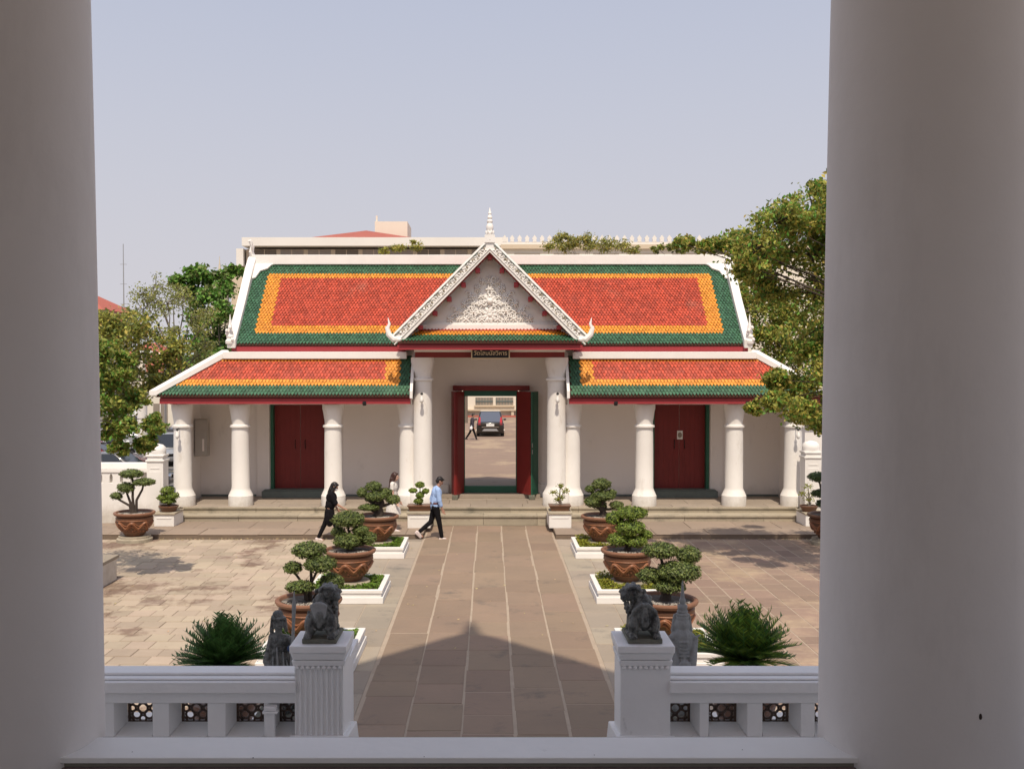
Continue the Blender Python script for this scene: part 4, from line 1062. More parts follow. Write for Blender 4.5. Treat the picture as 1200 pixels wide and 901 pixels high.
# ------------------------------------------------------------------ cycads in pots
def cycad(x, y, z, R_, mats, label, n=46, seed=1, tip=False):
    rr = random.Random(seed)
    root = empty('cycad_plant', (x, y, z), label, 'cycad', 'cycads behind the balustrade')
    b = MB(); b.lathe(0, 0, [(.20, 0), (.27, .22), (.29, .30), (.31, .31), (.31, .36), (.27, .36), (.25, .33), (0.01, .33)], 24, cap=False); b.build('pot', 'terra', root)
    b = MB(); b.lathe(0, 0, [(.12, .32), (.15, .5), (.12, .62), (.05, .66)], 12); 
    for k in range(40):
        a = k*2.4; zz = .36+.27*k/40; b.ell((.13*cos(a), .13*sin(a), zz), (.03, .03, .035), seg=6, ring=4)
    b.build('trunk', 'bark', root)
    b = MB()
    for i in range(n):
        a = i*2.399963; q = (i+.5)/n; el = radians(88 - 66*q**.9) + rr.uniform(-.08, .08)
        L_ = R_*rr.uniform(.72, 1.1); p = Vector((0, 0, .62)); d = Vector((cos(a)*cos(el), sin(a)*cos(el), sin(el)))
        segs = 11; droop = .02 + .035*q; pts = [p.copy()]
        for k in range(segs):
            p = p + d*(L_/segs); pts.append(p.copy()); d = (d + Vector((0, 0, -droop))).normalized()
        b.tube(pts, [.010*(1-k/(segs+3)) for k in range(len(pts))], 4, m=0)
        for k in range(2, len(pts)):
            for sub in (0, .5):
                if k == len(pts)-1 and sub: continue
                P = pts[k] if not sub else (pts[k]+pts[k-1])*.5
                dd = (pts[min(k+1, segs)] - pts[k-1]).normalized(); side = dd.cross(Vector((0, 0, 1)))
                if side.length < .1: side = Vector((sin(a), -cos(a), 0))
                side.normalize(); upv = side.cross(dd).normalized()
                t = k/segs; ll = .125*R_/.62*(1 - abs(t-.45)**1.6)*rr.uniform(.8, 1.15)
                for s in (-1, 1):
                    tipv = P + (side*s*.75 + dd*.62 + upv*.28).normalized()*ll; w = dd*.0135
                    m = 1 if (t > .4 and tip and rr.random() < .7) else 0
                    b.add([tuple(P-w), tuple(P+w), tuple(tipv)], [(0, 1, 2)], m)
                    
    tag(b.build('fronds', mats, root), kind='stuff')
    return root
cycad(-2.43, 8.9, 1.27, .47, ['cycad', 'cycad'], 'dark green cycad in a pot behind the left balustrade', n=150, seed=3)
cycad(2.33, 8.9, 1.32, .52, ['cycad', 'cycad_sun_tip'], 'green cycad with sun painted on its tips, in a pot behind the right balustrade', n=170, seed=5, tip=True)

# ------------------------------------------------------------------ planters, pots and bonsai
def planter(xc, yc, lime, label):
    root = empty('planter_bed', (xc, yc, 0), label, 'planter', 'white edged planter beds along the path')
    for (a, zl, zh) in ((.76, 0, .13), (.72, .132, .20), (.745, .202, .27)):
        b = MB(); t = .10
        b.box(-a, a, -a, -a+t, zl, zh); b.box(-a, a, a-t, a, zl, zh); b.box(-a, -a+t, -a+t, a-t, zl, zh); b.box(a-t, a, -a+t, a-t, zl, zh)
        b.build('kerb_course', 'white_clean', root, bevel=.008)
    b = MB(); b.box(-.64, .64, -.64, .64, 0, .17); b.build('soil', 'soil', root)
    b = MB(); b.lathe(0, 0, [(.40, .17), (.42, .19), (.42, .29), (.40, .31)], 32); b.build('stone_disk', 'step', root, bevel=.0)
    b = MB(); rr = random.Random(int(abs(xc)*100+yc*7)); pts = []; nn = []
    while len(pts) < 3400:
        x = rr.uniform(-.645, .645); y = rr.uniform(-.645, .645)
        if x*x+y*y < .42**2: continue
        pts.append((x, y, .285 + .05*sin(x*9+xc)*sin(y*8) + rr.uniform(-.05, .045))); nn.append((0, 0, 1))
    leaves(b, pts, .05, nn, m=0, aspect=.6, rnd=rr)
    tag(b.build('hedge_leaves', 'hedge_y' if lime else 'hedge', root), kind='stuff')
    return root
PP = [(.235, 0), (.25, .02), (.27, .05), (.33, .14), (.40, .26), (.455, .38), (.475, .46), (.478, .50), (.45, .525), (.46, .54), (.515, .565), (.535, .60), (.53, .625), (.50, .64), (.465, .63), (.45, .60), (.44, .57), (.01, .565)]
def big_pot(root, z0, m_rim='terra_rim', s=1.0, ph=0.0, band=0):
    b = MB(); b.lathe(0, 0, [(r*s, z0+z*s) for r, z in PP[:10]], 40, cap=False); b.lathe(0, 0, [(.236*s, z0), (.01, z0)], 20, cap=False)
    pot = b.build('pot', 'terra', root)
    b = MB(); b.lathe(0, 0, [(r*s, z0+z*s) for r, z in PP[8:17]], 40, cap=False); b.build('rim', m_rim, pot)
    b = MB(); b.lathe(0, 0, [(.445*s, z0+.585*s), (.2, z0+.60*s), (.01, z0+.61*s)], 24, cap=False)
    so = b.build('soil', 'soil', pot)
    b = MB(); rr = random.Random(int(z0*10)+3)
    for k in range(130):
        a = rr.uniform(-2.9, -.2); q = rr.uniform(.18, .42); b.ell((q*cos(a), q*sin(a), z0+.60*s), (.018, .018, .012), seg=5, ring=4)
    tag(b.build('pebbles', 'gravel', so), kind='stuff')
    # moulded dragon coils round the belly
    b = MB()
    def rad(z):
        for (r0, z0_), (r1, z1_) in zip(PP, PP[1:]):
            if z0_ <= z <= z1_: return r0 + (r1-r0)*(z-z0_)/max(1e-6, z1_-z0_)
        return .45
    for (zc, amp, th, nw, sh) in ((.305, .075, .034, 8, 0), (.25, .055, .020, 8, .35), (.355, .05, .014, 8, -.3)):
        pts = []; n = 150
        for k in range(n+1):
            a = 2*pi*k/n; z = zc + amp*sin(nw*a+ph+sh); r = rad(z)+.006; pts.append((r*s*cos(a), r*s*sin(a), z0+z*s))
        b.tube(pts, th*s, 6)
    rr = random.Random(int(ph*100)+2)
    for k in range(46):
        a = 2*pi*k/46; z = .20+.05*sin(nw*a*2+ph)+rr.uniform(-.02, .03); r = rad(z); b.ell((r*s*cos(a), r*s*sin(a), z0+z*s), (.026, .026, .028), seg=6, ring=5)
    for z in (.13, .44): 
        r = rad(z); b.lathe(0, 0, [(s*(r-.004), z0+s*(z-.014)), (s*(r+.012), z0+s*z), (s*(r-.002), z0+s*(z+.016))], 40, cap=False)
    tag(b.build('dragon_relief', 'terra_highlight', pot), kind='stuff')
    return pot
def bonsai_crown(root, pads, base_z, leaf, dens=1.0, thick=.05, depth=None, seed=1, lean=.0, stems=None, leafsize=.045):
    rr = random.Random(seed)
    b = MB(); multi = stems
    mid = Vector((lean*.4, 0, base_z+.16))
    if not multi:
        zt = base_z + max(p[1] for p in pads)*.62
        trunk = [Vector((0, 0, base_z-.04)), Vector((lean*.2+.03, .02, base_z+.08)), Vector((lean*.6-.03, -.01, base_z+.2)), Vector((lean, 0, (zt+base_z)/2+.1)), Vector((lean*.8, .02, zt))]
        b.tube(trunk, [thick*1.7, thick*1.35, thick*1.1, thick*.8, thick*.4], 9)
    for i, (dx, dz, rx, rz) in enumerate(pads):
        yy = 0 if depth is None else depth[i]
        tgt = Vector((dx, yy, base_z+dz-rz*.5))
        if multi:
            x0 = dx*.35; p = [Vector((x0*.5, yy*.3, base_z-.03)), Vector((x0+rr.uniform(-.04, .04), yy*.6, base_z+dz*.4)), Vector((dx*.8+rr.uniform(-.03, .03), yy, base_z+dz*.75)), tgt]
            b.tube(p, [thick*.6, thick*.5, thick*.4, thick*.3], 7)
        else:
            zz = base_z + max(.06, min(dz*.6, .4)); st = Vector((lean*min(1, dz), 0, zz)); m_ = st.lerp(tgt, .5)+Vector((rr.uniform(-.03, .03), 0, -.03))
            b.tube([st, m_, tgt], [thick*.7, thick*.5, thick*.3], 7)
    b.build('trunk', 'bark', root)
    for i, (dx, dz, rx, rz) in enumerate(pads):
        yy = 0 if depth is None else depth[i]; ry = rx*.92
        c = (dx, yy, base_z+dz); rx *= .95; rz *= .88; ry = rx*.92
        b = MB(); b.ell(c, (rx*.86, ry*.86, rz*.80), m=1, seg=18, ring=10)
        n = int((rx*rx*2.6*2 + rx*rz*7)*1500*dens) + 120
        n = int(min(n, 2400))
        P, Nn = sphere_pts(c, (rx, ry, rz), n, rnd=rr)
        leaves(b, P, leafsize, Nn, m=0, aspect=.62, rnd=rr)
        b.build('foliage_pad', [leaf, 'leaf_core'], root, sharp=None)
def potted(xc, yc, zb, pads, leaf, label, s=1.0, ph=0, depth=None, seed=1, lean=0, stems=None, thick=.05, rim='terra_rim', dens=1.0, group='potted bonsai trees'):
    root = empty('potted_bonsai', (xc, yc, zb), label, 'potted bonsai', group)
    big_pot(root, 0, rim, s, ph)
    bonsai_crown(root, pads, .62*s, leaf, dens, thick, depth, seed, lean, stems)
    return root
Y3, Y2, Y1 = 15.62, 19.85, 24.35
planter(-2.83, Y3, 0, 'planter bed under the nearest bonsai left of the path')
planter(-2.85, Y2, 0, 'planter bed of clipped green under the middle bonsai left of the path')
planter(-2.83, Y1, 0, 'planter bed under the farthest bonsai left of the path')
planter(2.83, Y3, 1, 'planter bed under the nearest bonsai right of the path')
planter(2.85, Y2, 1, 'planter bed of lime green under the middle bonsai right of the path')
planter(2.83, Y1, 1, 'planter bed with yellowed edging plants, farthest one right of the path')
ZB = .31
potted(-2.90, Y3, ZB, [(0,.78,.29,.15),(.20,.58,.26,.16),(-.25,.50,.155,.12),(-.10,.23,.25,.11),(.37,.27,.20,.16)], 'leaf', 'potted bonsai with five cloud pads on thin upright stems, nearest left of the path', ph=1, seed=2, stems=True, depth=[.05,-.1,0,-.15,.0])
potted(-2.85, Y2, ZB, [(-.03,.60,.34,.20),(.22,.39,.18,.13),(-.24,.34,.16,.12),(-.02,.20,.29,.18),(.40,.23,.16,.15),(.15,.14,.2,.12)], 'leaf', 'potted bonsai with one large rounded top pad, middle of the left row', ph=2, seed=3, depth=[.05,0,.1,-.15,0,.15])
potted(-2.80, Y1, ZB, [(-.09,.72,.21,.15),(-.38,.58,.14,.14),(-.02,.50,.27,.14),(.18,.56,.18,.13),(.39,.40,.19,.14),(-.19,.23,.26,.10),(-.22,.40,.11,.09)], 'leaf', 'potted bonsai with a thick leaning trunk and spread pads, far end of the left row', ph=.4, seed=4, thick=.085, lean=.12, depth=[0,0,-.1,.1,0,-.15,.1])
potted(2.80, Y3, ZB, [(-.07,.78,.29,.15),(.40,.69,.21,.17),(.20,.46,.36,.20),(-.24,.38,.21,.15),(.05,.24,.26,.12)], 'leaf', 'potted bonsai with broad dark overlapping pads, nearest right of the path', ph=3, seed=5, depth=[0,.1,-.1,0,-.15], thick=.06)
potted(2.79, Y2, ZB, [(.09,.74,.33,.16),(-.24,.63,.20,.16),(.06,.45,.31,.19),(-.21,.22,.22,.16),(.16,.19,.24,.13),(.38,.30,.14,.11)], 'leaf_lime', 'lime green potted bonsai with stacked pads, middle of the right row', ph=.9, seed=6, depth=[0,.05,-.1,-.1,-.15,0])
potted(2.80, Y1, ZB, [(-.02,.78,.25,.17),(-.30,.66,.14,.10),(.01,.50,.32,.15),(-.25,.36,.21,.16),(.23,.56,.14,.10),(.34,.28,.18,.12),(-.07,.25,.20,.12)], 'leaf', 'potted bonsai of seven small tiers, far end of the right row', ph=.2, seed=7, thick=.06, depth=[0,0,-.05,-.1,.05,-.1,.1])
for (xc, yc) in ((-9.45, 26.0), (8.86, 25.6)):
    b = MB(); b.lathe(xc, yc, [(.46, 0), (.46, .08), (.41, .10), (.41, .15)], 28)
    tag(b.build('round_stone_base', 'step'), 'low round stone base under the %s' % ('potted bonsai beside the left boundary wall' if xc < 0 else 'potted bonsai half hidden by the right porch column'), 'stone base')
potted(-9.45, 26.0, .15, [(-.07,1.02,.31,.14),(.25,.80,.31,.12),(-.22,.65,.24,.17),(-.47,.43,.17,.12)], 'leaf', 'potted bonsai with four flat dark pads beside the left boundary wall', ph=.2, seed=8, stems=True, thick=.07)
potted(8.86, 25.6, .15, [(-.25,.98,.3,.15),(-.15,.55,.30,.13),(.3,.75,.3,.14),(-.05,.28,.28,.14)], 'leaf_dark', 'dark potted bonsai half hidden by the right porch column', ph=.7, seed=9, stems=True, thick=.07, rim='terra')

# small white pedestals by the steps, each with a tray plant
def pedestal(x0, x1, y0, y1, zb, zt, label):
    root = empty('step_pedestal', ((x0+x1)/2, (y0+y1)/2, 0), label, 'pedestal', 'low white pedestals on the stone apron')
    w = (x1-x0)/2; d = (y1-y0)/2
    b = MB(); b.box(-w+.03, w-.03, -d+.03, d, zb, zt-.055); b.box(-w+.10, w-.10, -d+.02, -d+.03, zt-.17, zt-.13); b.build('block', 'white_clean', root, bevel=.01)
    b = MB(); b.box(-w, w, -d, d, zt-.053, zt); b.build('cap_stone', 'step', root, bevel=.008)
    return root
pedestal(-2.33, -1.63, 27.3, 28.45, .12, .56, 'low white pedestal left of the central steps')
pedestal(1.63, 2.31, 27.3, 28.45, .12, .56, 'low white pedestal right of the central steps')
pedestal(-9.52, -8.90, 27.6, 28.48, .12, .50, 'low white pedestal at the left end of the steps')
pedestal(8.90, 9.50, 27.6, 28.48, .12, .50, 'low white pedestal at the right end of the steps')
def tray_plant(x, y, z, pads, leaf, label, w=.33, rnd_=False, sparse=False, seed=1):
    root = empty('tray_bonsai', (x, y, z), label, 'small bonsai', 'small plants on the step pedestals')
    b = MB()
    if rnd_: b.lathe(0, 0, [(w*.75, 0), (w, .12), (w*1.08, .14), (w*1.08, .17), (w*.92, .17), (w*.9, .14), (.01, .14)], 24, cap=False)
    else:
        b.hexa([(-w*.85, -.17, 0), (w*.85, -.17, 0), (w*.85, .17, 0), (-w*.85, .17, 0)], [(-w, -.21, .13), (w, -.21, .13), (w, .21, .13), (-w, .21, .13)]); b.box(-w-.02, w+.02, -.23, .23, .132, .16)
    b.build('tray', 'terra', root)
    rr = random.Random(seed)
    b = MB(); b.tube([(0, 0, .12), (.03, 0, .22), (-.02, 0, .34), (.02, 0, .52)], [.05, .035, .03, .012], 8)
    for (dx, dz, rx, rz) in pads: b.tube([(0, 0, .14+dz*.4), (dx*.5, 0, .14+dz*.8), (dx, 0, .14+dz)], [.02, .014, .008], 6)
    b.build('trunk', 'bark_pale' if sparse else 'bark', root)
    for (dx, dz, rx, rz) in pads:
        b = MB(); c = (dx, 0, .14+dz)
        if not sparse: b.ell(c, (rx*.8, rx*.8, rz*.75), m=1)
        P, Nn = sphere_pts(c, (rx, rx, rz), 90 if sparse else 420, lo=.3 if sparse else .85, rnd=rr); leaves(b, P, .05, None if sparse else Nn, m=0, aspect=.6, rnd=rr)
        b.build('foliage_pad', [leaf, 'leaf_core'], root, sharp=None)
    return root
tray_plant(-1.98, 27.75, .562, [(.0,.58,.13,.09),(-.2,.42,.12,.07),(.16,.40,.10,.08),(.0,.28,.12,.10),(-.04,.12,.13,.09)], 'leaf_lime', 'small yellow-green tray bonsai on the pedestal left of the central steps', seed=1)
tray_plant(1.98, 27.75, .562, [(.02,.55,.12,.09),(-.16,.36,.14,.10),(.17,.40,.12,.10),(.05,.22,.16,.10),(-.08,.14,.1,.08)], 'hedge_y', 'sparse pale-leaved tray plant on the pedestal right of the central steps', w=.29, sparse=True, seed=2)
tray_plant(-9.18, 27.95, .502, [(-.03,.45,.20,.12),(.10,.30,.20,.12),(-.16,.25,.16,.10),(.0,.15,.2,.08)], 'leaf_lime', 'round dish of yellow-green shrub on the pedestal at the left end of the steps', w=.26, rnd_=True, seed=3)
tray_plant(9.12, 27.95, .502, [(-.03,.55,.16,.12),(.14,.36,.16,.12),(-.16,.35,.14,.12),(.0,.18,.2,.10)], 'hedge_y', 'pale leafy pot plant on the pedestal at the right end of the steps', w=.24, rnd_=True, sparse=True, seed=4)
# ------------------------------------------------------------------ people
def ang(p, L_, a, side=0.0):   # point at distance L_ from p, swung a radians forward from straight down
    return Vector((p[0] + L_*sin(a), p[1] + side*L_, p[2] - L_*cos(a)))
def hand(b, wr, d, fwd, side, curl=.5, k=1.0, spread=0.0):
    """palm and five fingers; d direction of the hand, side = thumb direction"""
    d = Vector(d).normalized(); side = Vector(side).normalized(); n = d.cross(side).normalized()
    pe = wr + d*.085*k
    for t in (-1.2, 0, 1.2): b.cap(wr + side*.016*t*k, pe + side*.018*t*k, .013*k, .013*k, 8)
    for i, (o, L_) in enumerate(((1.5, .070), (.5, .078), (-.5, .072), (-1.5, .056))):
        a = pe + side*.0125*o*k*1.5; c = (d*(1-curl*.4) + Vector(fwd)*curl*.6 + side*o*spread).normalized(); q = a + c*L_*.5*k; e = q + (c + Vector(fwd)*curl*.7).normalized()*L_*.5*k
        b.cap(a, q, .0098*k, .009*k, 8); b.cap(q, e, .009*k, .0075*k, 8)
    t0 = wr + d*.025*k + side*.025*k; t1 = t0 + (side*.8 + d*.7).normalized()*.035*k; t2 = t1 + (d + side*.2).normalized()*.03*k
    b.cap(t0, t1, .012*k, .011*k, 8); b.cap(t1, t2, .011*k, .009*k, 8)
def person(x, y, z, rz, H, P, label, out, group='people walking'):
    k = H/1.72
    root = empty('person', (x, y, z), label, 'person', group, rz)
    hipz = P.get('hip', .90)*k
    lean = P.get('lean', .06)
    pel = Vector((0, 0, hipz)); chest = Vector((sin(lean)*.38*k, 0, hipz+.36*k)); neck = chest + Vector((sin(lean)*.14*k+.0, 0, .17*k))
    hd = P.get('head', .25); head = neck + Vector((.045*k+.06*k*sin(hd), 0, .145*k))
    legs = []
    for sd_, (th, kn, ft) in zip((-1, 1), (P['rleg'], P['lleg'])):
        hp = Vector((0, sd_*.085*k, hipz-.02*k)); kneep = ang(hp, .425*k, th); ank = ang(kneep, .42*k, th-kn); legs.append((hp, kneep, ank, ft))
    arms = []
    for sd_, (sh, el, out_) in zip((-1, 1), (P['rarm'], P['larm'])):
        s0 = chest + Vector((0, sd_*.175*k, .10*k)); e0 = s0 + Vector((sin(sh)*.285*k, sd_*out_*.285*k, -cos(sh)*.285*k)); w0 = e0 + Vector((sin(sh+el)*.245*k, sd_*out_*.02, -cos(sh+el)*.245*k)); arms.append((s0, e0, w0, sh+el))
    skin = out['skin']
    b = MB()
    b.ell(tuple(pel+Vector((0, 0, .03*k))), (.105*k, .15*k, .13*k)); b.ell(tuple((pel+chest)*.5), (.095*k, .135*k, .17*k)); b.ell(tuple(chest), (.11*k, .165*k, .17*k))
    b.cap(chest+Vector((0, -.12*k, .11*k)), chest+Vector((0, .12*k, .11*k)), .065*k, .065*k); b.cap(neck-Vector((0, 0, .06*k)), head-Vector((.015, 0, .03*k)), .053*k, .05*k)
    # head: skull, face, jaw, nose, brow, lips, ears
    q = Euler((0, hd, 0)); 
    def HP(v): 
        w = Vector(v); w.rotate(q); return head + w*k
    b.ell(tuple(HP((-.012, 0, .02))), (.095*k, .074*k, .098*k), rot=q); b.ell(tuple(HP((.03, 0, -.03))), (.062*k, .056*k, .085*k), rot=q); b.ell(tuple(HP((.055, 0, -.085))), (.03*k, .033*k, .026*k), rot=q)
    b.cap(HP((.088, 0, .005)), HP((.108, 0, -.022)), .010*k, .014*k, 7); b.ell(tuple(HP((.083, 0, -.052))), (.013*k, .025*k, .009*k)); b.ell(tuple(HP((.078, 0, .022))), (.016*k, .05*k, .011*k))
    for s in (-1, 1): b.ell(tuple(HP((-.01, s*.075, -.008))), (.019*k, .010*k, .03*k))
    for (s0, e0, w0, aa), sd_ in zip(arms, (-1, 1)):
        b.cap(s0, e0, .050*k, .038*k); b.cap(e0, w0, .039*k, .025*k)
        d = (w0-e0).normalized(); hand(b, w0, d, (1, 0, 0), (.9, -sd_*.3, .1) if d.z < -.6 else (0, -sd_, .2), curl=out.get('curl', .45), k=k)
    for (hp, kp, ap, ft), sd_ in zip(legs, (-1, 1)):
        b.cap(hp, kp, .082*k, .055*k); b.cap(kp, kp.lerp(ap, .35), .054*k, .052*k); b.cap(kp.lerp(ap, .35), ap, .052*k, .034*k)
        fd = Vector((cos(ft), 0, sin(ft))); hl = ap + Vector((-.04*k, 0, -.035*k)) ; b.cap(ap, hl, .034*k, .034*k); b.cap(hl, ap + fd*.13*k + Vector((0, 0, -.045*k)), .034*k, .028*k)
    body = b.build('body', skin, root, remesh=.0068*k*out.get('vox', 1), smooth_it=1)
    for s in (-1, 1):
        e = MB(); e.ell(tuple(HP((.082, s*.030, .004))), (.008*k, .011*k, .007*k), seg=8, ring=6); e.build('eye', 'hair_black', body)
    # clothes
    top = MB(); ease = out.get('ease', .018)*k; tl = out.get('toplen', .02)
    if out.get('dress'):
        top.ell(tuple(chest), (.125*k, .172*k, .17*k)); top.ell(tuple((pel+chest)*.5), (.115*k, .148*k, .18*k)); top.cap(chest+Vector((0, -.13*k, .115*k)), chest+Vector((0, .13*k, .115*k)), .07*k, .07*k)
        top.lathe(0, 0, [(.115*k, hipz+.16*k), (.155*k, hipz+.04*k), (.185*k, hipz-.12*k), (.22*k, hipz-.32*k), (.235*k, hipz-.42*k)], 20)
        for (s0, e0, w0, aa) in arms: top.cap(s0, s0.lerp(e0, .45), .062*k, .06*k)
    else:
        top.ell(tuple(chest), (.125*k+ease, .175*k+ease, .185*k)); top.ell(tuple((pel+chest)*.5), (.11*k+ease, .15*k+ease, .19*k)); top.ell(tuple(pel+Vector((0, 0, .04*k-tl*k))), (.118*k+ease, .158*k+ease, (.12+tl)*k))
        top.cap(chest+Vector((0, -.13*k, .11*k)), chest+Vector((0, .13*k, .11*k)), .073*k, .073*k)
        sl = out.get('sleeve', .5)
        for (s0, e0, w0, aa) in arms:
            top.cap(s0, s0.lerp(e0, min(1, sl*2)), .062*k+ease*.5, .055*k+ease*.6)
            if sl > .5: top.cap(e0, e0.lerp(w0, (sl-.5)*2), .053*k+ease*.5, .040*k+ease*.6)
        top.cap(neck-Vector((0, 0, .05*k)), neck-Vector((0, 0, .01*k)), .062*k, .058*k)
        for kk in range(5): top.cap(chest+Vector((-.10*k, (-.1+.05*kk)*k, -.02*k)), pel+Vector((-.10*k, (-.11+.055*kk)*k, .10*k)), .022*k, .03*k, 6)
    top.build('dress' if out.get('dress') else 'shirt', out['top'], root, remesh=.010*k, smooth_it=2)
    if not out.get('dress'):
        tr = MB(); tr.ell(tuple(pel+Vector((0, 0, .0))), (.122*k, .160*k, .12*k))
        for (hp, kp, ap, ft) in legs:
            tr.cap(hp, kp, .098*k, .070*k); tr.cap(kp, kp.lerp(ap, .93), .070*k, .055*k); tr.ell(tuple(hp+Vector((-.03*k, 0, .0))), (.10*k, .085*k, .10*k))
        tr.build('trousers', out['leg'], root, remesh=.010*k, smooth_it=2)
    for (hp, kp, ap, ft), sd_ in zip(legs, (-1, 1)):
        fd = Vector((cos(ft), 0, sin(ft))); up = Vector((-sin(ft), 0, cos(ft))); sh = MB(); hl = ap + fd*-.045*k - up*.045*k
        sh.cap(hl, hl+fd*.09*k, .042*k, .040*k); sh.cap(hl+fd*.09*k, hl+fd*.175*k - up*.008*k, .042*k, .033*k); sh.cap(ap-up*.01*k, hl+fd*.06*k, .040*k, .040*k)
        sh.build('shoe', out['shoe'], root, remesh=.008*k, smooth_it=1)
        so = MB(); c0 = hl - up*.036*k
        so.cap(c0, c0+fd*.175*k, .036*k, .034*k); o_ = so.build('sole', out.get('sole', 'shoe_white'), root)
    if out.get('belt'):
        bt = MB(); bt.lathe(0, 0, [(.130*k, hipz+.075*k), (.137*k, hipz+.08*k), (.137*k, hipz+.115*k), (.130*k, hipz+.12*k)], 24); o_ = bt.build('belt', 'belt', root); o_.scale = (1.02, 1.30, 1)
    # hair
    hr = MB(); hair = out['hair']
    hr.ell(tuple(HP((-.025, 0, .045))), (.100*k, .085*k, .088*k), rot=q); hr.ell(tuple(HP((-.055, 0, .0))), (.065*k, .080*k, .085*k), rot=q)
    hr.ell(tuple(HP((.045, 0, .088))), (.045*k, .06*k, .025*k), rot=q)
    if out['hairlen'] > 0:
        L_ = out['hairlen']*k
        bk = HP((-.06, 0, .02)); hr.cap(bk, neck+Vector((-.06*k, 0, -.02*k)), .078*k, .078*k); 
        for t in (-1, -.5, 0, .5, 1): hr.cap(neck+Vector((-.05*k, t*.07*k, .08*k)), neck+Vector((-.10*k, t*.09*k, -L_)), .05*k, .032*k, 8)
        for s in (-1, 1): hr.cap(HP((.02, s*.072, .03)), neck+Vector((-.01*k, s*.085*k, -.02*k)), .034*k, .035*k, 8)
    hr.build('hair', hair, root, remesh=.008*k, smooth_it=1)
    if out.get('mask'):
        mk = MB(); mk.ell(tuple(HP((.060, 0, -.055))), (.056*k, .058*k, .050*k), rot=q); mk.build('face_mask', 'mask', root)
    return root
person(-1.47, 26.35, .0, .28, 1.70, dict(hip=.885, lean=.10, head=.55, rleg=(.22, .05, 0.0), lleg=(-.24, .66, -.8), rarm=(.10, .22, .12), larm=(-.3, .3, .1)),
       'man in a pale blue shirt and black trousers walking towards the central steps', dict(skin='skin', top='cloth_blue', leg='cloth_black', shoe='shoe_white', hair='hair_black', hairlen=0, sleeve=.78, belt=1, ease=.022), 'people walking in the courtyard')
person(-4.27, 26.05, .0, .08, 1.60, dict(hip=.875, lean=.15, head=.50, rleg=(.40, .12, 0), lleg=(-.36, .08, -.2), rarm=(.50, .55, .08), larm=(.15, .4, .1)),
       'woman in black with long black hair and a white face mask, arm held forward', dict(skin='skin', top='cloth_black', leg='cloth_black', shoe='shoe_white', hair='hair_black', hairlen=.22, sleeve=.46, toplen=.20, ease=.035, mask=1), 'people walking in the courtyard')
person(-2.66, 26.95, .125, -.15, 1.62, dict(hip=.90, lean=.02, head=.10, rleg=(.14, .10, 0), lleg=(-.16, .12, -.1), rarm=(.10, .35, .12), larm=(.1, .3, .1)),
       'woman with long brown hair in a white lace dress behind the far left bonsai', dict(skin='skin_pale', top='cloth_white', dress=1, shoe='shoe_white', hair='hair_brown', hairlen=.18), 'people walking in the courtyard')
pm = person(-1.12, 62.0, -.05, -.15, 1.72, dict(hip=.88, lean=.06, head=.15, rleg=(.40, .08, 0), lleg=(-.38, .2, -.3), rarm=(.15, .2, .15), larm=(-.2, .2, .15)),
       'man in dark clothes walking outside the gate left of the black car', dict(skin='skin', top='cloth_navy', leg='cloth_black', shoe='shoe_dark', sole='shoe_dark', hair='hair_black', hairlen=0, sleeve=.9, vox=1.6), 'people outside the gate')
b = MB(); b.ell((-1.17, 61.72, .72), (.09, .04, .12)); b.tube([(-1.17, 61.72, .82), (-1.14, 61.76, .93), (-1.11, 61.72, .82)], .008, 6)
tag(b.build('carrier_bag', 'mask'), 'small white carrier bag in the hand of the man outside the gate', 'bag')

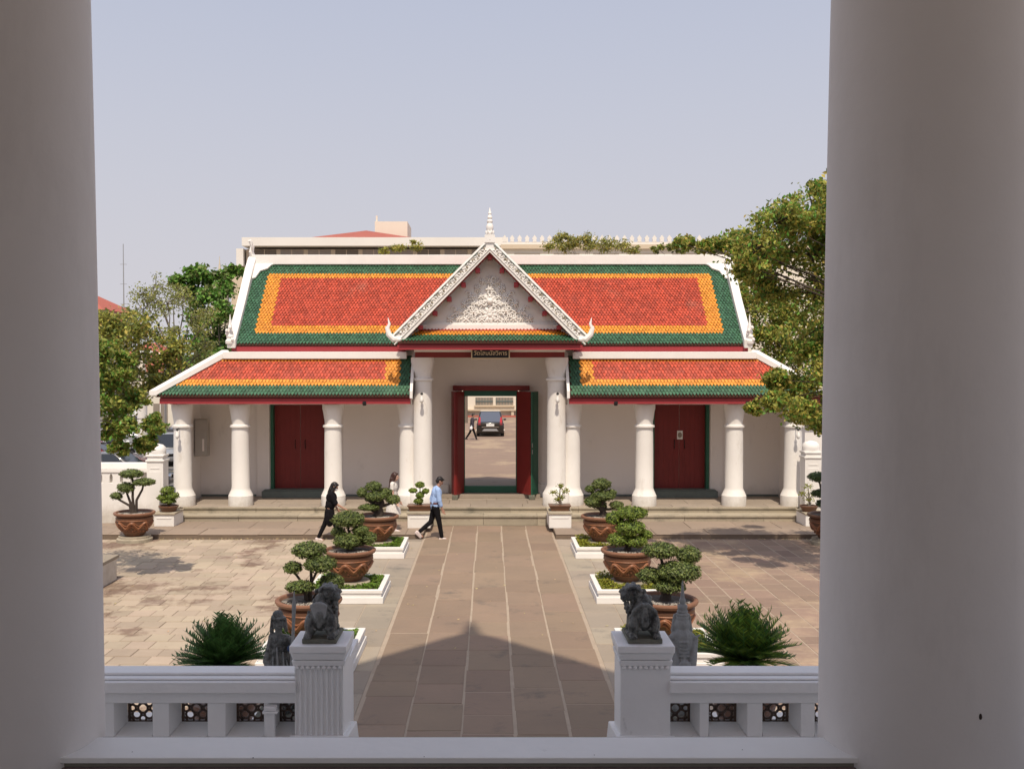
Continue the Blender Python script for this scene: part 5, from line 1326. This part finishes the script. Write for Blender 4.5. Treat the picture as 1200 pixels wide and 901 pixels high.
# ------------------------------------------------------------------ cars
def car(x, y, rz, paint, kind, label, group='cars parked outside the gate', zb=-.05):
    root = empty('parked_car', (x, y, zb), label, 'car', group, rz)
    L_, W_, H_ = {'suv': (4.3, 1.80, 1.68), 'sedan': (4.5, 1.76, 1.42), 'van': (4.9, 1.90, 1.95), 'hatch': (3.9, 1.68, 1.50)}[kind]
    f = L_/2; r = -L_/2; w = W_/2
    belt = H_*.56; sill = .26
    if kind == 'sedan': prof = [(r, .45), (r+.02, belt*.92), (r+.12, belt+.02), (r+.95, belt+.06), (f-1.35, belt), (f-.25, belt*.84), (f, belt*.66), (f+.01, .42), (f-.1, .24), (r+.1, .26)]; cab = [(r+.75, belt+.04), (r+1.35, H_), (f-2.05, H_), (f-1.2, belt)]
    elif kind == 'van': prof = [(r, .45), (r, belt), (f-1.0, belt), (f-.25, belt*.80), (f, belt*.66), (f+.01, .42), (f-.1, .24), (r+.1, .26)]; cab = [(r+.02, belt), (r+.12, H_), (f-1.75, H_), (f-.85, belt)]
    else: prof = [(r, .45), (r-.01, belt), (f-1.15, belt), (f-.25, belt*.84), (f, belt*.66), (f+.01, .42), (f-.1, .24), (r+.1, .26)]; cab = [(r+.06, belt), (r+.32, H_), (f-1.95, H_), (f-1.05, belt)]
    b = MB()
    # lower body lofted with tumblehome: three outlines across the width
    n = len(prof); rings = []
    for (yy, sc_, dz) in ((-w, .965, 0.02), (-w*.93, 1.0, 0), (w*.93, 1.0, 0), (w, .965, .02)):
        rings.append([(px*sc_, yy, max(pz, .24) if abs(yy) < w else pz*.94+.03) for px, pz in prof])
    vs = [p for rg in rings for p in rg]; fs = [tuple(range(n)), tuple(range(4*n-1, 3*n-1, -1))]
    for i in range(3):
        for k in range(n): fs.append((i*n+k, (i+1)*n+k, (i+1)*n+(k+1) % n, i*n+(k+1) % n))
    b.add(vs, [tuple(reversed(t)) for t in fs], 0, True)
    # cabin
    wb = w*.95; wt = w*.74
    (xa, za), (xb, zb_), (xc, zc), (xd, zd) = cab
    b.add([(xa,-wb,za-.02),(xd,-wb,zd-.02),(xd,wb,zd-.02),(xa,wb,za-.02),(xb,-wt,zb_),(xc,-wt,zc),(xc,wt,zc),(xb,wt,zb_)], [(0,3,2,1),(4,5,6,7),(0,1,5,4),(1,2,6,5),(2,3,7,6),(3,0,4,7)], 0, True)
    body = b.build('body', paint, root, bevel=.05, sharp=40)
    def panel(q, name, m, off=.008, shr=.07):
        q = [Vector(p) for p in q]; c = sum(q, Vector())/4; nn = (q[1]-q[0]).cross(q[2]-q[0]).normalized()
        if nn.dot(c - Vector((0, 0, .9))) < 0: nn = -nn
        qs = [p.lerp(c, shr) + nn*off for p in q]; g = MB(); g.add([tuple(p) for p in qs] + [tuple(p-nn*.02) for p in qs], [(0,1,2,3), (0,4,5,1), (1,5,6,2), (2,6,7,3), (3,7,4,0)]); return g.build(name, m, body)
    rear_m = 'glass_rear' if kind == 'suv' and paint == 'car_black' else 'glass_dark'
    panel([(xa, -wb, za), (xa, wb, za), (xb, wt, zb_), (xb, -wt, zb_)], 'rear_window', rear_m, .014, .11)
    panel([(xd, -wb, zd), (xd, wb, zd), (xc, wt, zc), (xc, -wt, zc)], 'windscreen', 'glass_dark', .014, .09)
    for s in (-1, 1):
        for (t0, t1) in ((.04, .46), (.50, .94)):
            A = Vector((xa, s*wb, za)).lerp(Vector((xd, s*wb, zd)), t0); B_ = Vector((xa, s*wb, za)).lerp(Vector((xd, s*wb, zd)), t1); C_ = Vector((xb, s*wt, zb_)).lerp(Vector((xc, s*wt, zc)), t1); D_ = Vector((xb, s*wt, zb_)).lerp(Vector((xc, s*wt, zc)), t0)
            panel([A, B_, C_, D_], 'side_window', 'glass_dark', .012, .08)
        for xx in (r+.78, f-.82):
            g = MB(); R_ = .33; y0 = s*(w-.20); y1 = s*(w+.015); nn = 20
            a = [(xx+R_*cos(2*pi*k/nn), R_+R_*sin(2*pi*k/nn)) for k in range(nn)]
            g.prism(a if True else a, min(y0, y1), max(y0, y1)); wh = g.build('wheel', 'tyre', root)
            g = MB(); a = [(xx+.20*cos(2*pi*k/nn), R_+.20*sin(2*pi*k/nn)) for k in range(nn)]; g.prism(a, min(y1, y1+s*.012), max(y1, y1+s*.012)); g.build('rim', 'metal', wh)
        g = MB(); g.ell((xd-.18, s*(w+.10), belt+.06), (.07, .11, .075), seg=10, ring=6); g.build('wing_mirror', paint, body)
        g = MB(); 
        if kind in ('suv', 'van', 'hatch'): g.hexa([(r-.02, s*w*.80-.08, belt-.12), (r+.10, s*w*.80-.08, belt-.12), (r+.10, s*w*.80+.10, belt-.12), (r-.02, s*w*.80+.10, belt-.12)], [(r+.14, s*w*.78-.06, belt+.36), (r+.26, s*w*.78-.06, belt+.36), (r+.26, s*w*.78+.04, belt+.36), (r+.14, s*w*.78+.04, belt+.36)])
        else: g.box(r-.015, r+.1, s*w*.75-.16, s*w*.75+.16, belt-.22, belt-.02)
        g.build('tail_light', 'tail_red', body)
        g = MB(); g.ell((f-.10, s*w*.72, belt*.74), (.10, .19, .075), seg=12, ring=6); g.build('headlight', 'chrome', body)
    g = MB(); g.box(r-.035, r-.012, -.26, .26, belt-.22, belt-.08); g.build('number_plate', 'plate', body)
    g = MB(); g.box(r-.03, r-.01, -w*.62, w*.62, belt-.30, belt-.265); g.build('chrome_strip', 'chrome', body)
    g = MB(); g.hexa([(r-.045, -w*.60, .40), (r, -w*.60, .40), (r, w*.60, .40), (r-.045, w*.60, .40)], [(r-.045, -w*.45, .54), (r, -w*.45, .54), (r, w*.45, .54), (r-.045, w*.45, .54)]); g.build('bumper_guard', 'car_silver', body)
    g = MB(); g.box(f-.04, f+.02, -.5, .5, .50, .62); g.build('grille', 'dark', body)
    return root
car(.03, 66.6, pi/2, 'car_black', 'suv', 'black sport utility car seen from behind through the open gate')
car(-25.6, 73.0, 0.1, 'car_white', 'van', 'white van in the row of parked cars beyond the boundary wall')
car(-26.3, 82.0, -pi/2+.1, 'car_white', 'suv', 'small white car with dark windscreen parked farthest back left of the gatehouse')
car(-18.8, 47.0, pi/2-.25, 'car_white', 'suv', 'white car with a red tail light at the left edge of the view')
car(-17.0, 42.0, .1, 'car_red', 'sedan', 'red car parked behind the left boundary wall')
car(-14.2, 37.2, .05, 'car_grey', 'sedan', 'dark grey car directly behind the left boundary wall')
car(-15.6, 47.5, -pi/2+.35, 'car_silver', 'sedan', 'silver car facing the camera just left of the gatehouse columns')
car(-21.0, 56.0, .2, 'car_silver', 'hatch', 'silver hatchback glimpsed through the low leafy branch')
car(-23.0, 64.5, .1, 'car_grey', 'sedan', 'dark car behind the silver hatchback in the parking ground')

# ------------------------------------------------------------------ boundary walls
def bwall(x0, x1, y, zt, label, niches=True):
    root = empty('boundary_wall', (0, 0, 0), label, 'wall')
    b = MB(); b.box(x0, x1, y-.11, y+.11, 0, zt-.58); b.box(x0, x1, y+(.03 if niches else -.11), y+.11, zt-.58, zt-.28); b.box(x0, x1, y-.14, y+.14, zt-.28, zt-.18) ; b.build('wall_body', 'white', root, bevel=.01)
    b = MB(); b.hexa([(x0, y-.13, zt-.179), (x1, y-.13, zt-.179), (x1, y+.13, zt-.179), (x0, y+.13, zt-.179)], [(x0, y-.09, zt), (x1, y-.09, zt), (x1, y+.09, zt), (x0, y+.09, zt)]); b.build('coping', 'white_clean', root, bevel=.012)
    if niches:
        sx = -1 if x0 < 0 else 1
        x = x0+.12; first_ = None
        while x < x1-.12:
            b = MB(); hw = .105
            # stub pier between arched gaps
            pts = [(-hw, 0), (hw, 0), (hw, .19)] + [( .055+ (hw-.055) - .0, .19)] + [(.075, .235), (.09, .27), (.15, .30), (-.15, .30), (-.09, .27), (-.075, .235), (-hw, .19)]
            pts = [(-hw, 0), (hw, 0), (hw, .18), (.12, .235), (.148, .262), (.148, .30), (-.148, .30), (-.148, .262), (-.12, .235), (-hw, .18)]
            if first_ is None: b.prism(pts, -.038, .10); first_ = b.build('arched_pier', 'white', root); first_.location = (x, y-.071, zt-.58)
            else: inst(first_, 'arched_pier', root, (x, y-.071, zt-.58))
            x += .30
    return root
bwall(-19, -9.78, 28.35, 1.86, 'low white boundary wall with a row of small arched niches left of the gatehouse')
bwall(9.75, 19, 28.6, 2.0, 'low white boundary wall right of the gatehouse behind the potted bonsai', niches=False)
def post(x, y, zt, label):
    root = empty('gate_post', (x, y, 0), label, 'gate post')
    b = MB(); b.box(-.235, .235, -.235, .235, 0, zt-.50); b.box(-.16, .16, -.245, -.235, .3, zt-.78); b.box(-.13, .13, -.245, -.235, zt-.70, zt-.67); b.build('post_shaft', 'white', root, bevel=.012)
    b = MB(); b.box(-.265, .265, -.265, .265, zt-.50, zt-.44); b.box(-.225, .225, -.225, .225, zt-.44, zt-.36); b.box(-.255, .255, -.255, .255, zt-.36, zt-.30)
    b.lathe(0, 0, [(.235, zt-.30), (.25, zt-.20), (.23, zt-.10), (.16, zt-.03), (.05, zt)], 20); b.build('domed_cap', 'white_clean', root, bevel=.012)
post(-9.62, 28.35, 2.40, 'white post with domed cap at the end of the left boundary wall')
post(9.42, 28.75, 2.46, 'white post with domed cap beside the right end column')
root = empty('tall_wall', (0, 0, 0), 'taller cream wall with a red tiled coping beyond the right end of the gatehouse', 'wall')
b = MB(); b.box(9.9, 26, 32.2, 32.5, 0, 2.72); b.build('wall_body', 'white', root)
b = MB(); b.prism_x([(32.05, 2.72), (32.65, 2.72), (32.35, 2.90)], 9.85, 26); b.build('coping', 'tile_red', root)
# raised white planting bed at the left edge
root = empty('raised_bed', (0, 0, 0), 'raised white planting bed with stone rim at the left edge of the court', 'planter')
b = MB(); b.box(-13.5, -8.14, 17.5, 21.3, 0, .47); b.build('bed_wall', 'white', root, bevel=.01)
b = MB(); b.box(-13.5, -8.10, 17.45, 21.34, .472, .54); b.box(-13.3, -8.4, 17.7, 21.1, .54, .545); b.build('stone_rim', 'band', root, bevel=.008)
# street lamps behind the left wing
root = empty('street_lamp', (-20.5, 62, -.05), 'street lamp with two white oval heads behind the left wing', 'street lamp')
b = MB(); b.tube([(0, 0, 0), (0, 0, 5.6)], [.09, .05], 8); b.build('pole', 'metal', root)
for s, dz in ((-1, .0), (1, .25)):
    b = MB(); b.tube([(0, 0, 5.3), (s*.35, 0, 5.45+dz*.5), (s*.8, 0, 5.5+dz)], .035, 6); b.build('arm', 'metal', root)
    b = MB(); b.ell((s*1.15, 0, 5.5+dz), (.62, .3, .17), rot=Euler((0, -.35 if s > 0 else .1, 0))); b.build('lamp_head', 'white_clean', root)

# ------------------------------------------------------------------ buildings far behind
root = empty('long_building', (0, 0, 0), 'long pale building with a white parapet and shallow red roof behind the gatehouse', 'building')
def zz(y, px): return 4.67 + (428-px-3.5)*y/1150
YB = 110
b = MB(); b.box(-27.2, 1.0, YB, YB+18, -.1, 17.6); b.build('wall', 'beige', root)
b = MB(); b.box(-27.4, 2.0, YB-1.2, YB+18.5, 17.85, zz(YB, 277)); b.build('parapet', 'far_white', root)
for k in range(9):
    x = -26.4 + k*3.05; g = MB(); g.box(x, x+2.55, YB-.06, YB+.02, 15.6, 17.55); wd_ = g.build('window', 'far_window' if k % 3 else 'far_dark', root)
    g = MB(); g.box(x+1.2, x+1.28, YB-.10, YB-.06, 15.6, 17.55); g.build('mullion', 'beige', wd_)
b = MB(); b.box(-28.2, -27.41, YB-.5, YB+10, zz(YB, 309), zz(YB, 289)); b.build('corner_box', 'far_white', root)
b = MB(); b.box(-28.9, -27.2, YB, YB+9, -.1, zz(YB, 309.5)); b.build('corner_wall', 'beige', root)
b = MB(); cx = (425-574)*118/1150; hw = 92*118/1150
b.add([(cx-hw, YB+4, 18.95), (cx+hw, YB+4, 18.95), (cx+hw, YB+20, 18.95), (cx-hw, YB+20, 18.95), (cx, YB+12, zz(122, 267.5))], [(0,1,4), (1,2,4), (2,3,4), (3,0,4)]); b.build('roof', 'far_red', root)
b = MB(); b.box((440-574)*.108, (478-574)*.108, 124, 130, 18, zz(124, 257)); b.box((441-574)*.108, (443-574)*.108, 124.2, 124.4, zz(124,257), zz(124,250)); b.build('roof_housing', 'beige_pale', root)
root = empty('crenellated_building', (0, 0, 0), 'cream building edged with pointed white crenels, right of the gable', 'building')
YC = 100
b = MB(); b.box(1.2, 40, YC, YC+15, -.1, zz(YC, 289)); b.build('wall', 'beige_pale', root)
b = MB(); b.box(1.1, 40.2, YC-.3, YC+15.2, zz(YC, 289), zz(YC, 284)); b.build('cornice', 'beige', root)
b = MB(); b.box(1.2, 40, YC-.1, YC+.3, zz(YC, 284), zz(YC, 281)); b.build('parapet', 'far_white', root)
g = MB(); g.prism([(-.22, 0), (.22, 0), (.16, .18), (.24, .38), (0, .72), (-.24, .38), (-.16, .18)], -.12, .12)
cm = None; x = 1.5
while x < 22:
    if cm is None: cm = g.build('crenel', 'far_white', root); cm.location = (x, YC, zz(YC, 281))
    else: inst(cm, 'crenel', root, (x, YC, zz(YC, 281)))
    x += .76
for k in range(6):
    x = 2.5+k*4; g = MB(); g.box(x, x+2.6, YC-.05, YC+.02, zz(YC, 300), zz(YC, 294)); g.build('window', 'far_window', root)
# cream frontage across the forecourt seen through the gate
root = empty('forecourt_building', (0, 0, 0), 'low cream building with grey-green window panels seen through the open gate', 'building')
YD = 92
b = MB(); b.box(-14, 12, YD, YD+6, -.1, 5.2); b.build('wall', 'beige_pale', root)
for k, x in enumerate((-9.5, -6.9, -4.3, -1.35, .55, 3.1, 5.7)):
    w_ = 1.65
    g = MB(); g.box(x, x+w_, YD-.05, YD+.02, .95, 1.66); wi = g.build('window', 'far_window', root)
    g = MB()
    for j in range(6): g.box(x+.04+j*w_/6, x+.10+j*w_/6, YD-.09, YD-.05, .98, 1.63)
    g.box(x, x+w_, YD-.10, YD-.05, 1.24, 1.36); g.build('window_bars', 'sill_grey', wi)
    g = MB(); g.box(x-.12, x+w_+.12, YD-.25, YD-.02, .80, .94); g.build('window_ledge', 'beige', wi)
b = MB(); b.box(-14, 12, YD-.5, YD-.001, .42, .56); b.build('string_course', 'beige', root)
for k in range(9):
    b = MB(); x = -9+k*2.2; b.box(x, x+.25, YD-.42, YD-.01, -.1, .42); b.build('buttress', 'beige', root)
b = MB(); b.box(-14, 12, YD-3.2, YD-2.8, -.1, .12); tag(b.build('far_kerb', 'far_red'), kind='structure')
b = MB(); b.tube([(-1.95, 80, -.1), (-1.95, 80, 6.5)], [.16, .12], 8); tag(b.build('utility_pole', 'far_dark'), 'dark pole seen through the left side of the open gate', 'pole')
# houses left
def house(xc, yc, w, d, zw, zr, label, wallm='beige_pale', two=False):
    root = empty('red_roofed_house', (xc, yc, 0), label, 'house', 'red roofed houses behind the trees')
    b = MB(); b.box(-w/2, w/2, -d/2, d/2, -.1, zw); b.build('wall', wallm, root)
    b = MB(); e = .6; b.add([(-w/2-e, -d/2-e, zw), (w/2+e, -d/2-e, zw), (w/2+e, d/2+e, zw), (-w/2-e, d/2+e, zw), (-w*.18, 0, zr), (w*.18, 0, zr)], [(0,1,5,4), (1,2,5), (2,3,4,5), (3,0,4), (0,3,2,1)]); b.build('roof', 'far_red', root)
    if two:
        b = MB(); zt = zw-.25; b.add([(-w/2-1.6, -d/2-1.6, zt-1.5), (w/2+1.6, -d/2-1.6, zt-1.5), (w/2+.3, -d/2-.1, zt), (-w/2-.3, -d/2-.1, zt), (w/2+1.6, d/2, zt-1.5), (w/2+.3, d/2, zt)], [(0,1,2,3), (1,4,5,2)]); b.build('lower_roof', 'far_red', root)
    for k in range(int(w/2.2)):
        x = -w/2+.6+k*2.1; g = MB(); g.box(x, x+1.0, -d/2-.04, -d/2+.02, zw-3.6, zw-2.2); wi = g.build('window', 'far_window', root)
        g = MB(); g.box(x+.47, x+.53, -d/2-.07, -d/2-.04, zw-3.6, zw-2.2); g.build('mullion', 'far_white', wi)
house(-39.2, 92, 8.5, 8, 9.6, 11.6, 'house with a two-tier red roof rising over the trees at the far left', two=True)
house(-27.4, 80, 2.4, 4, 5.3, 6.5, 'small orange-roofed house glimpsed through the bare tree')
house(-22.8, 70, 2.6, 3, 4.2, 5.5, 'tiny orange-roofed hut just above the left wing of the roof')
b = MB(); b.tube([((146-574)*150/1150, 150, 0), ((146-574)*150/1150, 150, zz(150, 283))], [.16, .06], 6)
for zq in (14, 17, 20): b.box((146-574)*150/1150-.5, (146-574)*150/1150+.5, 149.95, 150.05, zq, zq+.06)
tag(b.build('radio_mast', 'metal'), 'thin radio mast against the sky at the far left', 'mast')
def chedi(x, y, s, zb, label):
    b = MB(); b.lathe(x, y, [(r*s, zb+z*s) for r, z in [(1.2, -12), (1.2, .2), (1.0, .3), (1.05, .6), (.8, .8), (.75, 1.3), (.45, 1.8), (.3, 1.9), (.34, 2.1), (.24, 2.3), (.26, 2.5), (.17, 2.8), (.18, 3.0), (.09, 3.6), (.02, 4.6)]], 16)
    tag(b.build('chedi', mat('weathered_cream_stucco', (.62, .55, .44), .85, (.50, .43, .33), 2, .6)), label, 'chedi', 'pointed chedis behind the trees')
chedi(-36.5, 133, 1.0, zz(133, 318)-2.2, 'pointed cream chedi rising left of the long building')
chedi(-33.9, 137, .8, zz(137, 312)-1.6, 'second pointed cream chedi beside the long building corner')
root = empty('white_shrine', (-15.6, 44, -.05), 'ornate white shrine pillar behind the low leafy branch', 'shrine')
b = MB(); b.box(-.32, .32, -.32, .32, 0, .8); b.lathe(0, 0, [(.22, .8), (.22, 3.2), (.34, 3.3), (.36, 3.5), (.26, 3.6)], 14); b.build('shaft', 'white_clean', root)
b = MB(); b.lathe(0, 0, [(.26, 3.6), (.40, 3.75), (.28, 3.95), (.30, 4.15), (.18, 4.35), (.2, 4.5), (.08, 4.9), (.02, 5.2)], 12)
for k in range(8): a = k*pi/4; b.ell((.3*cos(a), .3*sin(a), 3.85), (.09, .09, .18), seg=7, ring=5)
b.build('carved_top', 'beige_pale', root)

# ------------------------------------------------------------------ trees
def tree(name, base, top, clusters, leafm, label, group, leafsize=.1, per=320, trunk_r=.2, seed=1, bark='bark_pale', sub=7, spread=.42, sparse=False, aspect=.55, cat='tree', lk=.2):
    """clusters: (x, y, z, r) in world metres; each becomes several sprays of leaves round its limb"""
    rr = random.Random(seed)
    root = empty(name, base, label, cat, group)
    B = Vector(base)
    b = MB(); T = Vector(top) - B; mid = T*.5 + Vector((rr.uniform(-.2, .2), 0, 0))
    b.tube([Vector((0, 0, -.1)), Vector((0, 0, .15)), mid, T], [trunk_r*1.5, trunk_r*1.1, trunk_r*.9, trunk_r*.6], 10)
    b.build('trunk', bark, root)
    br = MB(); lf = MB()
    for (cx, cy, cz, r) in clusters:
        C = Vector((cx, cy, cz)) - B
        t = rr.uniform(.55, 1); st = mid.lerp(T, t); m1 = st.lerp(C, .5) + Vector((rr.uniform(-.3, .3), rr.uniform(-.3, .3), rr.uniform(-.1, .35)))*min(1, r)
        q = (C-st).length
        br.tube([st, st.lerp(m1, .5)+Vector((rr.uniform(-.15, .15), 0, rr.uniform(-.12, .2))), m1, m1.lerp(C, .5)+Vector((rr.uniform(-.12, .12), 0, rr.uniform(-.1, .15))), C], [trunk_r*lk, trunk_r*lk*.75, trunk_r*lk*.55, trunk_r*lk*.4, trunk_r*lk*.22], 6)
        ns = max(3, int(sub*rr.uniform(.8, 1.2)))
        for k in range(ns):
            d = Vector((rr.gauss(0, 1), rr.gauss(0, 1), rr.gauss(0, .7))).normalized(); S = C + d*r*rr.uniform(.45, 1.0)
            br.tube([C, C.lerp(S, .6)+Vector((0, 0, .06*r)), S], [trunk_r*.09, trunk_r*.06, trunk_r*.03], 4)
            n = int(per/ns*rr.uniform(.7, 1.3)); sr = r*spread*rr.uniform(.7, 1.2)
            pts = [tuple(S + Vector((rr.gauss(0, sr*.55), rr.gauss(0, sr*.55), rr.gauss(0, sr*.38)-.04*r))) for _ in range(n)]
            leaves(lf, pts, leafsize, None, mats=len(leafm), aspect=aspect, droop=.4, rnd=rr)
    tag(br.build('limbs', bark, root), kind='stuff')
    tag(lf.build('crown', leafm, root, sharp=None), kind='stuff')
    return root
def pxc(lst, Y, jit=.8, seed=3):
    rr = random.Random(seed); s = 1150/Y
    return [((x-574)/s, Y+rr.uniform(-jit, jit), 4.67+(428-y)/s, r/s) for x, y, r in lst]
# large tree standing in the court behind the right porch column
cl_ = pxc([(790,288,6),(806,284,7),(822,290,8),(838,286,10),(862,284,20),(872,300,26),(897,268,28),(925,250,26),(945,258,30),(967,240,24),(975,215,12),(890,300,30),(915,300,32),(950,300,34),(972,270,26),(862,322,9),(897,332,20),(925,345,26),(958,345,32),(968,385,30),(945,405,18),(968,430,28),(940,452,18),(912,445,12),(905,470,14),(925,478,18),(952,478,22),(968,495,16),(888,478,9)], 21.6, .9, 3)
cl_ += pxc([(1010,230,40),(1060,210,45),(1120,220,50),(1020,300,45),(1090,300,50),(1170,290,50),(1020,380,40),(1100,380,45),(1010,450,30),(1160,200,45),(1230,260,50)], 20.2, 1.6, 5)
tree('court_tree', (10.6, 20.0, 0), (10.4, 20.2, 5.2), cl_, ['tree_olive', 'tree_olive', 'tree_green', 'tree_yellow'], 'large olive-green tree reaching over the right end of the gatehouse roof', 'trees around the gatehouse', leafsize=.105, per=1150, trunk_r=.24, seed=11, bark='bark', sub=16, spread=.55, lk=.14)
# tree at the left edge, low leafy branch over the wall
cl_ = pxc([(128,440,26),(150,445,20),(118,470,26),(140,478,22),(160,470,12),(135,505,16),(158,500,15),(178,500,13),(190,488,8),(170,518,12),(150,522,9),(128,415,20),(150,420,12),(100,440,35),(80,480,35)], 20.8, .6, 7)
cl_ += pxc([(60,400,40),(20,430,45),(-30,400,50),(-60,470,45),(60,500,30)], 20.0, 1.2, 8)
tree('leafy_tree', (-11.0, 19.4, .5), (-10.6, 19.6, 3.8), cl_, ['tree_olive', 'tree_olive', 'tree_green'], 'leafy tree at the left edge with a low branch hanging before the parked cars', 'trees around the gatehouse', leafsize=.10, per=900, trunk_r=.16, seed=12, bark='bark', sub=12, spread=.42)
# olive and yellow tree behind it
cl_ = pxc([(125,385,28),(150,380,26),(175,392,24),(190,405,20),(130,415,30),(160,420,28),(185,430,20),(118,440,30),(150,450,26),(185,450,14)], 40, 1.5, 9)
tree('yellowing_tree', (-15.2, 40, 0), (-15, 40, 3.4), cl_, ['tree_olive', 'tree_yellow', 'tree_olive', 'leaf'], 'yellowing olive tree beyond the left boundary wall', 'trees around the gatehouse', leafsize=.17, per=900, trunk_r=.2, seed=13, sub=12, spread=.5, lk=.15)
# sparse grey-green tree with a visible forked trunk
cl_ = pxc([(165,345,14),(185,335,16),(205,340,14),(222,350,14),(238,365,14),(160,362,16),(180,355,18),(205,358,18),(225,372,16),(240,385,12),(155,378,14),(168,392,12),(232,400,14),(215,388,12),(225,418,12)], 46, 1.5, 10)
tree('bare_forked_tree', (-14.2, 46, 0), (-14.6, 46, 4.6), cl_, ['tree_sparse', 'tree_olive'], 'thin dusty tree with a bare forked trunk left of the gatehouse', 'trees around the gatehouse', leafsize=.12, per=330, trunk_r=.20, seed=14, sub=11, spread=.55, lk=.3, sparse=True)
# dense bright green tree
cl_ = pxc([(222,325,14),(240,320,18),(262,322,16),(232,345,20),(258,345,22),(240,370,24),(265,370,18),(235,395,22),(258,400,24),(240,420,24),(265,425,18),(215,330,8),(228,438,18),(255,442,18),(268,395,12)], 55, 1.8, 11)
tree('dense_green_tree', (-15.3, 55, 0), (-15.3, 55, 4), cl_, ['tree_green', 'tree_green', 'leaf'], 'dense bright green tree just left of the main roof', 'trees around the gatehouse', leafsize=.24, per=950, trunk_r=.3, seed=15, sub=10, spread=.42, aspect=.7)
cl_ = pxc([(120,460,20),(150,465,20),(185,455,20),(205,440,16),(190,470,12),(215,455,14),(240,460,14)], 95, 3, 12)
tree('far_shade_tree', (-32, 95, 0), (-32, 95, 3), cl_, ['tree_green', 'tree_olive'], 'low dark tree line behind the parked cars at the left', 'trees around the gatehouse', leafsize=.4, per=380, trunk_r=.3, seed=16, sub=8)
# yellow-green tree behind the right end of the gatehouse
cl_ = pxc([(868,345,16),(880,365,20),(905,365,24),(930,370,26),(955,375,26),(875,392,18),(900,400,24),(928,405,26),(955,415,26),(890,425,16),(915,440,22),(945,450,24),(970,440,24),(970,350,26),(985,400,30),(1010,380,36),(1040,420,36),(962,470,18),(975,490,18)], 40, 1.5, 13)
tree('yellow_green_tree', (13.0, 40, 0), (13, 40, 3.4), cl_, ['tree_yellow', 'tree_olive', 'tree_olive', 'tree_green'], 'yellow-green tree behind the right end of the gatehouse', 'trees around the gatehouse', leafsize=.17, per=1000, trunk_r=.22, seed=17, sub=12, spread=.5, lk=.15)
# feathery tops above the ridge
cl_ = pxc([(646,288,8),(655,280,7),(662,288,9),(672,284,9),(684,281,8),(690,288,10),(705,286,9),(716,288,9),(728,289,8),(742,292,6)], 66, .6, 14)
cl_ += [((665-574)*66/1150, 66, zz(66, 276), .3), ((670-574)*66/1150, 66, zz(66, 282), .35), ((688-574)*66/1150, 66, zz(66, 280), .25)]
tree('feathery_tree', (6.4, 66, 0), (6.4, 66, 10.5), cl_, ['tree_sparse', 'tree_yellow', 'tree_olive'], 'feathery tree top showing above the main ridge right of the gable', 'tree tops above the ridge', leafsize=.15, per=420, trunk_r=.12, seed=18, sub=12, spread=.6)
cl_ = pxc([(450,293,6),(470,292,7),(490,290,6),(485,285,3),(462,290,5)], 66, .6, 15)
tree('low_tree_top', (-5.8, 66, 0), (-5.8, 66, 10.4), cl_, ['tree_yellow', 'tree_olive'], 'low tuft of tree top above the main ridge left of the gable', 'tree tops above the ridge', leafsize=.14, per=300, trunk_r=.12, seed=19, sub=10, spread=.6)
cl_ = pxc([(770,292,7),(785,289,8),(800,290,8),(820,290,9),(840,288,9)], 60, .6, 16)
tree('ridge_tree', (12.2, 60, 0), (12.2, 60, 10.0), cl_, ['tree_olive', 'leaf'], 'dark tree top above the right end of the main ridge', 'tree tops above the ridge', leafsize=.22, per=200, trunk_r=.2, seed=20, sub=7)
